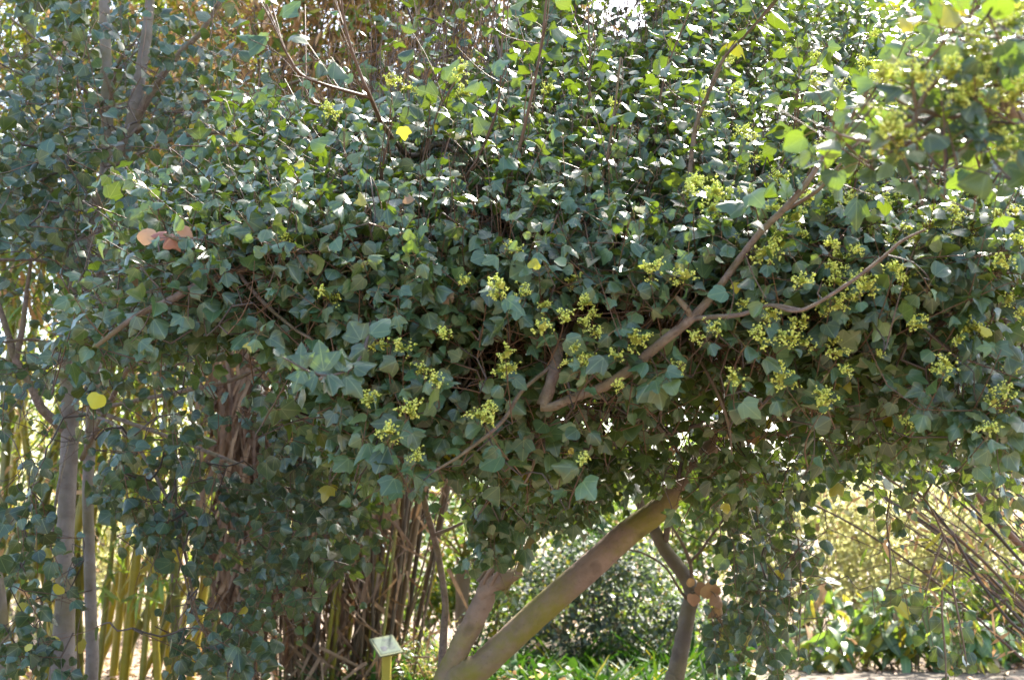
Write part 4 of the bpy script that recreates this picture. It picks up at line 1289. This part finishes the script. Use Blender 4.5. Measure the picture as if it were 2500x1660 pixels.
def dry_bamboo():
    base = ground(760, 10.6)
    T = thing('dry_bamboo_clump', 'dense brown bamboo clump hung with dry sheaths and golden dead leaves behind the maples', 'bamboo', base)
    cs = []
    for k in range(62):
        px = rng.normal(770, 120)
        px = min(max(px, 580), 1000)
        d = rng.uniform(10.1, 11.4)
        b = ground(px, d)
        f = (px - 760) / 300
        top = b + np.array([f * 1.6 + rng.normal() * .5 + .3, rng.uniform(-.8, .6), rng.uniform(7.5, 10)])
        cs.append(culm(T, b - [0, 0, .1], top, np.array([f * .15, 0, 0]), rng.uniform(.008, .022), M_CULM_B if rng.random() < .6 else M_CULM, .3))
    over = []
    # upper thin canes fanning across the top
    for k in range(34):
        px = rng.uniform(620, 1000)
        b = ground(px, rng.uniform(10.3, 11.2))
        e = P(rng.uniform(480, 1500), rng.uniform(-150, 150), rng.uniform(9.2, 10.8))
        cs.append(culm(T, b - [0, 0, .1], e, np.array([(px - 800) / 900, 0, .6]), rng.uniform(.010, .02), M_CULM_B, .3))
    for k in range(14):  # extra canes added to carry an unseen canopy that shades the main crown
        b = ground(rng.uniform(700, 980), rng.uniform(10.4, 11.2))
        e = np.array([rng.uniform(-.6, 3.0), rng.uniform(9.0, 10.4), rng.uniform(8.8, 10.6)])
        over.append(culm(T, b - [0, 0, .1], e, np.array([-.5, 0, 1.6]), rng.uniform(.02, .03), M_CULM_B, .3))
    # dry twigs
    mb = MB()
    for k in range(1500):
        c = cs[rng.integers(len(cs))]
        p = c[rng.integers(int(len(c) * .35), len(c))]
        d = norm(rng.normal(size=3) * np.array([1, .7, .6]) + [0, 0, -.15])
        L = rng.uniform(.3, .9)
        tube(mb, [p, p + d * L * .5 + [0, 0, .03], p + d * L + [0, 0, -.08]], [.004, .003, .002], 3, 0, [rng.random(), 0, 0, 1], cap=False)
    mb.build('twigs', M_CULM_B, T)
    mb = MB()
    bamboo_leaves(mb, cs, 13000, (.10, .22), 0, .62, .34, .40)
    # extra golden mass along the top middle
    N = 9500
    x, y = rng.normal(900, 290, N), rng.uniform(-120, 560, N)
    ok = ((x - 1500) / 170) ** 2 + ((y - 20) / 110) ** 2 > 1
    x, y = x[ok], y[ok]
    N = len(x)
    pos = np.array([P(a, b, d) for a, b, d in zip(x, y, rng.uniform(9.4, 11, N))])
    add_leaves(mb, 'lance', pos, rng.normal(size=(N, 3)) * [.8, .8, .4] + [0, 0, -.5], rng.normal(size=(N, 3)) * .5 + UP, rng.uniform(.10, .22, N), 0, rand_tint(N, .3, .66), bend=.25)
    N = 5200  # high leaf canopy out of view, added to keep sun off the left tree
    pos = np.stack([rng.normal(-1.2, 1.6, N), rng.normal(10.2, .7, N), rng.uniform(7.3, 10.3, N)], 1)
    add_leaves(mb, 'lance', pos, rng.normal(size=(N, 3)) * [.8, .8, .4] + [0, 0, -.5], rng.normal(size=(N, 3)) * .5 + UP, rng.uniform(.2, .36, N), 0, rand_tint(N, .2, .4), bend=.25)
    bamboo_leaves(mb, over, 5200, (.2, .36), 0, .3, .55, .66)  # unseen leaves on the added canes, there to block the sun
    mb.build('foliage', M_BAM, T)
    # hanging sheaths: the shaggy brown column
    mb = MB()
    N = 900
    x, y = rng.normal(600, 42, N), rng.uniform(850, 1480, N)
    pos = np.array([P(a, b, d) for a, b, d in zip(x, y, rng.uniform(9.6, 10.3, N))])
    b = rng.normal(size=(N, 3)) * [.28, .3, .2] + [0, 0, -1]
    add_leaves(mb, 'strap', pos, b, CAMD + rng.normal(size=(N, 3)) * .5, rng.uniform(.25, .6, N), 0, np.stack([rng.random(N) ** 1.3, 0 * x, 0 * x, 1 + 0 * x], 1), bend=.1, jitter=.6)
    N = 500
    x, y = rng.normal(800, 120, N), rng.uniform(1050, 1650, N)
    pos = np.array([P(a, b_, d) for a, b_, d in zip(x, y, rng.uniform(9.9, 10.8, N))])
    pos[:, 2] = np.maximum(pos[:, 2], .5)
    b = rng.normal(size=(N, 3)) * [.5, .4, .3] + [0, 0, -.8]
    add_leaves(mb, 'strap', pos, b, CAMD + rng.normal(size=(N, 3)) * .5, rng.uniform(.2, .5, N), 0, np.stack([rng.random(N), 0 * x, 0 * x, 1 + 0 * x], 1), bend=.1, jitter=.6)
    mb.build('sheaths', M_SHEATH, T)
    # the stout core the sheaths hang from
    limb(T, 'culm', [(*(ground(600, 10.4) - [0, 0, .1]), 1), (595, 1500, 10.4), (600, 1200, 10.4), (610, 900, 10.4), (640, 500, 10.3), (700, 100, 10.2)], [.06, .055, .05, .05, .04, .03], M_CULM_D, 10, .1)


dry_bamboo()


def arching_bamboo():
    base = np.array([P(2950, 1660, 7.6)[0], 7.6, 0])
    T = thing('arching_bamboo_clump', 'dark brown bamboo stems arching up to the left from the right edge', 'bamboo', base)
    specs = [([(2500, 1340), (2374, 1192), (2300, 1108), (2180, 960)], .026, 7.0, M_CULM_D, .95), ([(2520, 1560), (2400, 1430), (2300, 1270), (2130, 1100), (2000, 960)], .011, 6.8, M_CULM_D, .1),
             ([(2540, 1500), (2380, 1350), (2200, 1190), (2050, 1100)], .012, 7.2, M_CULM_D, .6), ([(2470, 1455), (2390, 1385), (2310, 1310), (2230, 1240)], .017, 8.4, M_SHEATH, .9),
             ([(2520, 1260), (2420, 1180), (2300, 1060), (2150, 920)], .016, 7.3, M_CULM_D, .15)]
    for k in range(34):
        x = rng.uniform(2480, 2620)
        y = rng.uniform(1080, 1640)
        s = rng.uniform(.75, 1.15)
        L = rng.uniform(250, 560)
        specs.append(([(x, y), (x - L * .4, y - L * .4 * s), (x - L * .8, y - L * .72 * s), (x - L * 1.2, y - L * .95 * s)], rng.uniform(.004, .011), rng.uniform(6.6, 8.2), M_CULM_D, rng.random() * .35))
    cs = []
    for pts, r, d, m, t in specs:
        q = [P(x, y, d) for x, y in pts]
        gb = base + np.array([rng.uniform(-.35, .35), rng.uniform(-.4, .4), 0])
        c = spline([gb - [0, 0, .1], (gb + q[0]) / 2 + [.05, 0, .12], *q], 44)
        mb = MB()
        rr = np.linspace(r * 1.1, r * .6, 44)
        rr[::5] *= 1.1
        tube(mb, c, rr, 8, 0, [t, 0, 0, 1])
        mb.build('culm', m, T)
        cs.append(c)
    mb = MB()
    for k in range(160):
        c = cs[rng.integers(len(cs))]
        p = c[rng.integers(12, 44)]
        d = norm(rng.normal(size=3) * [.7, .5, .8] + [-.5, 0, -.2])
        L = rng.uniform(.2, .6)
        tube(mb, [p, p + d * L * .5 + [0, 0, .02], p + d * L], [.003, .0025, .0015], 3, 0, [rng.random(), 0, 0, 1], cap=False)
    mb.build('twigs', M_CULM_D, T)
    mb = MB()
    bamboo_leaves(mb, cs, 700, (.08, .16), 0, .4, .22, .4)
    mb.build('foliage', M_BAM, T)


arching_bamboo()


# ------------------------------------------------------------------ shrubs and low plants
def shrub(name, label, cat, base, rx, ry, h, n, size, mat, proto='diamond', clumps=26, z0=.1, group=None, yellow=.05, dead=.02, dens=.28, stems=10):
    base = np.array(base, float)
    T = thing(name, label, cat, base, group)
    cen = []
    while len(cen) < clumps:
        q = rng.uniform(-1, 1, 3)
        if .25 < np.linalg.norm(q) < 1:
            cen.append(q)
    cen = np.array(cen)
    c3 = base + cen * [rx, ry, h * .5] + [0, 0, h * .5 + z0]
    c3[:, 2] = np.maximum(c3[:, 2], .12)
    mb = MB()
    for k in rng.choice(clumps, min(stems, clumps), replace=False):
        e = c3[k]
        s = base + np.array([rng.normal() * rx * .15, rng.normal() * ry * .15, -.08])
        tube(mb, spline([s, s * .4 + e * .6 + rng.normal(size=3) * .08 - [0, 0, .1 * h], e], 12), np.linspace(.012 * h + .004, .004, 12), 5, 0, [rng.random(), 0, 0, 1])
    mb.build('stem', M_STEM, T)
    k = rng.integers(0, clumps, n)
    sp = np.array([rx, ry, h * .45]) * dens
    off = rng.normal(size=(n, 3)) * sp * rng.uniform(.6, 1.25, clumps)[k][:, None]
    pos = c3[k] + off
    pos[:, 2] = np.maximum(pos[:, 2], .03)
    outw = norm(off / sp + (c3[k] - base - [0, 0, h * .4]) * .4)
    b = outw + rng.normal(size=(n, 3)) * .6 + [0, 0, -.25]
    mb = MB()
    add_leaves(mb, proto, pos, b, UP + outw * .6 + rng.normal(size=(n, 3)) * .5, rng.uniform(*size, n), 0, rand_tint(n, yellow, dead), jitter=.5)
    mb.build('foliage', mat, T)
    return T


# sunlit bank on the right
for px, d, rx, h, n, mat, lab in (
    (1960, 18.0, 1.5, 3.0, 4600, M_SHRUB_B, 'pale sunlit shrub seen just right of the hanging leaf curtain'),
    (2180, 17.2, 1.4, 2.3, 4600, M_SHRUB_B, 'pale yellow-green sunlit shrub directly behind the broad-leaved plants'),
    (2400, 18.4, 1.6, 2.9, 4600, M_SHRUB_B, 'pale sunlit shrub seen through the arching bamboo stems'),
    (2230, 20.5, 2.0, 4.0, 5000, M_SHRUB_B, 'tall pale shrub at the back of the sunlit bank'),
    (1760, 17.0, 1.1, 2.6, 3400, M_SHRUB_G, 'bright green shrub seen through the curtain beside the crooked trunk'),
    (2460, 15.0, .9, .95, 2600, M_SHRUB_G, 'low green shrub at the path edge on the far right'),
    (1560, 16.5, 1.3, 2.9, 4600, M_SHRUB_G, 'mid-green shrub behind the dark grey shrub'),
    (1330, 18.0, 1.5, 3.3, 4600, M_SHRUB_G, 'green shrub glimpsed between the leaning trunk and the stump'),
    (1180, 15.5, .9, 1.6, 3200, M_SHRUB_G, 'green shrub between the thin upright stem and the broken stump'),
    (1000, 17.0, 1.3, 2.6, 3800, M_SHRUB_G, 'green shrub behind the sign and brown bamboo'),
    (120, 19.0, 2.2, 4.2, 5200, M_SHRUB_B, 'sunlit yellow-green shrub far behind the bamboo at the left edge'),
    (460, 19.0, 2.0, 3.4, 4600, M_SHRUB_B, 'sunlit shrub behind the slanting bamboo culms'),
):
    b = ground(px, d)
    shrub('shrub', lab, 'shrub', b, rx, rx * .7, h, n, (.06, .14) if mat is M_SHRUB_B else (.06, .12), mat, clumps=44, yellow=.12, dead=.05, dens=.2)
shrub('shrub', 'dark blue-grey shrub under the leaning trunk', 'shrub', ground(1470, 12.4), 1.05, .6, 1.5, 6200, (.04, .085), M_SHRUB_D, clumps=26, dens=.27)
shrub('shrub', 'dusky green shrub beside the crooked trunk', 'shrub', ground(1585, 13.0), .5, .5, 1.2, 2600, (.04, .08), M_SHRUB_G, clumps=24, dens=.24)
shrub('shrub', 'low orange-tinged shrub at the foot of the broken stump', 'shrub', ground(1030, 10.6), .45, .4, .55, 1500, (.05, .11), M_SHRUB_G, 'lance', clumps=20, yellow=.3, dead=.3, dens=.3)
shrub('shrub', 'reddish fading shrub below the leaning trunk', 'shrub', ground(1300, 9.8), .5, .4, .35, 1500, (.05, .1), M_STRAP, 'lobe_b', clumps=20, yellow=.08, dead=.16, dens=.3)


# far trees close the view
def far_tree(px, d, h, w_, label):
    b = ground(px, d)
    T = thing('tree', label, 'tree', b, 'trees far behind the garden')
    limb(T, 'trunk', [(*(b - [0, 0, .1]), 1), (b[0] + .1, b[1], h * .35, 1), (b[0] - .1, b[1], h * .75, 1)], [.16, .12, .05], M_BARK_L, 8)
    n, cl = 5200, 30
    c = rng.normal(size=(cl, 3)) * [w_ * .45, w_ * .4, h * .2] + [b[0], b[1], h * .62]
    k = rng.integers(0, cl, n)
    pos = c[k] + rng.normal(size=(n, 3)) * [w_ * .17, w_ * .17, h * .08]
    pos[:, 2] = np.maximum(pos[:, 2], .3)
    mb = MB()
    add_leaves(mb, 'diamond', pos, rng.normal(size=(n, 3)) + [0, 0, -.4], UP + rng.normal(size=(n, 3)) * .6, rng.uniform(.12, .24, n), 0, rand_tint(n, .05))
    mb.build('crown', M_SHRUB_G, T)


for px, d, h, w_, lab in ((2720, 16.5, 7.6, 3.4, 'tall green tree shading the path from beyond the right edge'), (2450, 27, 5.0, 3.4, 'green tree far back behind the arching bamboo'), (2050, 30, 4.6, 3.2, 'green tree far back above the sunlit bank'), (1450, 29, 4.6, 3.2, 'green tree far back behind the leaning trunk'),
                          (950, 28, 6.5, 3.2, 'green tree far back behind the brown bamboo'), (250, 28, 7.5, 4.0, 'green tree far back behind the yellow bamboo')):
    far_tree(px, d, h, w_, lab)


# broad-leaved plants by the path
def broad_plant(base, h, n, label, spread=.35):
    base = np.array(base, float)
    T = thing('leafy_plant', label, 'plant', base, 'broad-leaved plants beside the path')
    st, lf = MB(), MB()
    for k in range(n):
        a = rng.uniform(0, 6.28)
        r = rng.random() ** .5 * spread
        s = base + np.array([r * math.cos(a), r * math.sin(a) * .7, -.05])
        e = s + np.array([math.cos(a) * .15 + rng.normal() * .06, math.sin(a) * .1, h * rng.uniform(.75, 1.1)])
        c = spline([s, (s + e) / 2 + rng.normal(size=3) * .03, e], 12)
        tube(st, c, np.linspace(.010, .005, 12), 5, 0, [rng.random(), 0, 0, 1])
        m = rng.integers(8, 12)
        i = (np.linspace(.3, 1, m) * 11).astype(int)
        aa = np.arange(m) * 2.4 + rng.uniform(0, 6.28)
        b = np.stack([np.cos(aa), np.sin(aa), rng.uniform(-1.0, .15, m)], 1)
        t = rand_tint(m, .12, .02)
        add_leaves(lf, 'broad', c[i], b, UP * .8 + CAMD * .4 + rng.normal(size=(m, 3)) * .3, rng.uniform(.2, .36, m), 0, t, fold=.15, bend=.5, jitter=.5)
    st.build('stem', M_STEM, T)
    lf.build('foliage', M_BROAD, T)


broad_plant(ground(2060, 14.0), 1.0, 13, 'tall drooping broad-leaved plant nearest the hanging leaf curtain', .45)
broad_plant(ground(2200, 13.8), .95, 14, 'dense broad-leaved plant in the middle beside the path', .45)
broad_plant(ground(2310, 13.5), .75, 8, 'broad-leaved plant at the right end of its row', .3)
broad_plant(ground(1960, 13.6), .55, 8, 'low broad-leaved plant half hidden by the hanging leaf curtain', .3)
broad_plant(ground(2420, 14.2), .55, 7, 'yellowing broad-leaved plant bending over the path edge', .35)


def strap_plant(base, n, L, label, mat=M_STRAP, cat='plant', name='strap_leaved_plant', up=1.0, group='strap-leaved plants under the trunk'):
    base = np.array(base, float)
    T = thing(name, label, cat, base, group)
    a = rng.uniform(0, 6.28, n)
    r = rng.random(n) ** .5 * .28
    pos = base + np.stack([r * np.cos(a), r * np.sin(a), np.zeros(n)], 1)
    b = np.stack([np.cos(a) * .6, np.sin(a) * .6, np.full(n, up)], 1) + rng.normal(size=(n, 3)) * .2
    nn = UP * .5 - np.stack([np.cos(a), np.sin(a), 0 * a], 1) + rng.normal(size=(n, 3)) * .3
    mb = MB()
    add_leaves(mb, 'strap', pos, b, nn, rng.uniform(L * .6, L * 1.15, n), 0, rand_tint(n, .05, .02), fold=.3, bend=.4, jitter=.4)
    mb.build('foliage', mat, T)
    # a rhizome crown the leaves grow from
    mb = MB()
    tube(mb, [base - [0, 0, .08], base + [0, 0, .03]], [.12, .09], 9, 0, None, .1)
    mb.build('base', M_STEM, T)
    return T


for px, d, n, L, lab in ((1370, 9.6, 130, .62, 'dark strap-leaved clump nearest the leaning trunk'), (1450, 10.2, 170, .5, 'glossy strap-leaved clump in front of the dark grey shrub'), (1530, 10.0, 170, .55, 'bright green strap-leaved clump in the middle of its row'),
                         (1600, 10.6, 160, .55, 'bright strap-leaved clump left of the crooked trunk'), (1480, 11.4, 170, .6, 'sunlit strap-leaved clump at the back of its row'), (1240, 10.8, 120, .6, 'strap-leaved clump between stump and leaning trunk'),
                         (1760, 9.5, 110, .6, 'strap-leaved clump right of the crooked trunk'), (900, 10.4, 120, .6, 'strap-leaved clump left of the sign post'), (1010, 11.0, 130, .65, 'strap-leaved clump right of the sign post'), (1140, 11.6, 140, .7, 'strap-leaved clump behind the broken stump'),
                         (1390, 12.0, 130, .7, 'strap-leaved clump in the shade of the dark grey shrub'), (1660, 11.8, 140, .8, 'strap-leaved clump behind the crooked trunk')):
    strap_plant(ground(px, d), n, L, lab)
strap_plant(ground(1715, 8.2), 46, .42, 'spiky silver-blue rosette at the foot of the crooked tree', leaf_mat('silver_leaf', (.16, .2, .2), (.2, .24, .24), (.1, .15, .1), rough=.4, tmix=.1, veins=None), 'plant', 'spiky_plant', .7, None)


# low green undergrowth between the clumps
N = 11000
gx, gd = rng.uniform(820, 1820, N), rng.uniform(8.3, 12.6, N)
hh = np.clip(.16 + .16 * np.sin(gx * .021 + gd * 3) * np.cos(gx * .013 - gd * 1.7), .04, .4) * rng.random(N) + .02
gp = np.array([[ground(a, d)[0], d, h] for a, d, h in zip(gx, gd, hh)])
for mt_, sel, nm, lb in ((M_STRAP, rng.random(N) < .6, 'undergrowth', 'dark green undergrowth covering the ground below the leaning trunk'),):
    mb = MB()
    bb = rng.normal(size=(N, 3)) * [.7, .7, .3] + [0, 0, .35]
    nn_ = UP + rng.normal(size=(N, 3)) * .4
    tt = rand_tint(N, .03, .03)
    add_leaves(mb, 'lance', gp[sel], bb[sel], nn_[sel], rng.uniform(.12, .28, sel.sum()), 0, tt[sel], bend=.4)
    add_leaves(mb, 'lobe_b', gp[~sel], bb[~sel], nn_[~sel], rng.uniform(.05, .11, (~sel).sum()), 0, tt[~sel], bend=.3)
    tag(mb.build(nm, mt_), lb, 'undergrowth', kind='stuff')


# palm behind the thin stem
def palm(base, h, n, label):
    base = np.array(base, float)
    T = thing('palm', label, 'palm', base)
    mb = MB()
    tube(mb, spline([base - [0, 0, .1], base + [0, 0, h * .25], base + [0, 0, h * .5]], 10), [.09] * 10, 10, 0, None, .12)
    mb.build('trunk', M_STEM, T)
    for k in range(n):
        a = k * 2.4 + rng.uniform(-.2, .2)
        top = base + [0, 0, h * .5]
        out = np.array([math.cos(a), math.sin(a) * .8, 0])
        L = rng.uniform(.9, 1.3) * h * .7
        el = rng.uniform(.3, 1.1)
        c = spline([top, top + out * L * .35 + [0, 0, L * el * .55], top + out * L * .75 + [0, 0, L * el * .6], top + out * L + [0, 0, L * el * .25]], 34)
        fb = MB()
        tube(fb, c, np.linspace(.012, .003, 34), 5, 0, [.3, 0, 0, 1])
        t = norm(np.gradient(c, axis=0))
        for s in (-1, 1):
            i = np.arange(5, 34)
            side = norm(np.cross(t[i], UP)) * s
            b = side + t[i] * .7 + [0, 0, -.25] + rng.normal(size=(len(i), 3)) * .1
            ll = .42 * np.sin(np.linspace(.25, 3.0, len(i))) ** .6 + .05
            add_leaves(fb, 'lance', c[i], b, UP + rng.normal(size=(len(i), 3)) * .2, ll, 1, rand_tint(len(i), .1, .02), bend=.3)
        fb.build('frond', [M_CULM, M_STRAP], T)


palm(ground(1130, 14.6), 2.6, 15, 'feathery green palm behind the thin upright stem')


# ------------------------------------------------------------------ plant sign
def sign():
    b = ground(950, 9.0)
    T = thing('plant_sign', 'yellow post with a tilted pale label plate among the low plants', 'sign', b)
    mp = tint_mat('yellow_paint', (.26, .20, .012), (.34, .27, .02), rough=.5)
    mb = MB()
    H = P(950, 1588, 9.0)[2]
    w2 = .034
    ring = np.array([(-w2, -w2), (w2, -w2), (w2, w2), (-w2, w2)])
    bev = np.array([(-w2, -w2 + .006), (-w2 + .006, -w2), (w2 - .006, -w2), (w2, -w2 + .006), (w2, w2 - .006), (w2 - .006, w2), (-w2 + .006, w2), (-w2, w2 - .006)])
    zs = [-.1, .1, H * .5, H, H + .004]
    V = np.array([[b[0] + x, b[1] + y, z] for z in zs for x, y in bev])
    F = [[i * 8 + j, i * 8 + (j + 1) % 8, i * 8 + 8 + (j + 1) % 8, i * 8 + 8 + j] for i in range(4) for j in range(8)]
    mb.add(V, F)
    mb.build('post', mp, T, smooth=False)
    # plate: leans back, seen from above
    pm = tint_mat('plate_enamel', (.11, .125, .065), (.13, .14, .085), rough=.95)
    cpt = np.array([b[0] - .005, b[1], H + .04])
    ex = norm(np.array([.72, .66, .09]))
    ey = norm(np.array([-.55, .5, .67]))
    ey = norm(ey - (ey @ ex) * ex)
    ez = np.cross(ex, ey)

    def slab(mb, cx, cy, hw, hh, z0, z1, m=0):
        c = [cpt + ex * (cx + s * hw) + ey * (cy + t * hh) + ez * z for z in (z0, z1) for s, t in ((-1, -1), (1, -1), (1, 1), (-1, 1))]
        mb.add(c, [[3, 2, 1, 0], [4, 5, 6, 7], [0, 1, 5, 4], [1, 2, 6, 5], [2, 3, 7, 6], [3, 0, 4, 7]], m)
    mb = MB()
    slab(mb, 0, 0, .112, .092, -.012, .004)
    mb.build('plate', pm, T, smooth=False)
    mb = MB()
    slab(mb, .0, 0, .094, .076, .0042, .0065)
    o = mb.build('label_panel', tint_mat('label_panel', (.075, .10, .07), (.09, .115, .085), rough=.95), T, smooth=False)
    mb = MB()
    ink = [(-.04, -.02, .028, .014), (-.045, -.045, .02, .006)] + [(.03, .055 - k * .014, .042 - .01 * (k % 3), .0022) for k in range(8)]
    for cx, cy, hw, hh in ink:
        slab(mb, cx, cy, hw, hh, .0066, .0074)
    mb.build('lettering', tint_mat('ink', (.04, .042, .055), (.055, .058, .07), rough=.9), T, smooth=False)


sign()
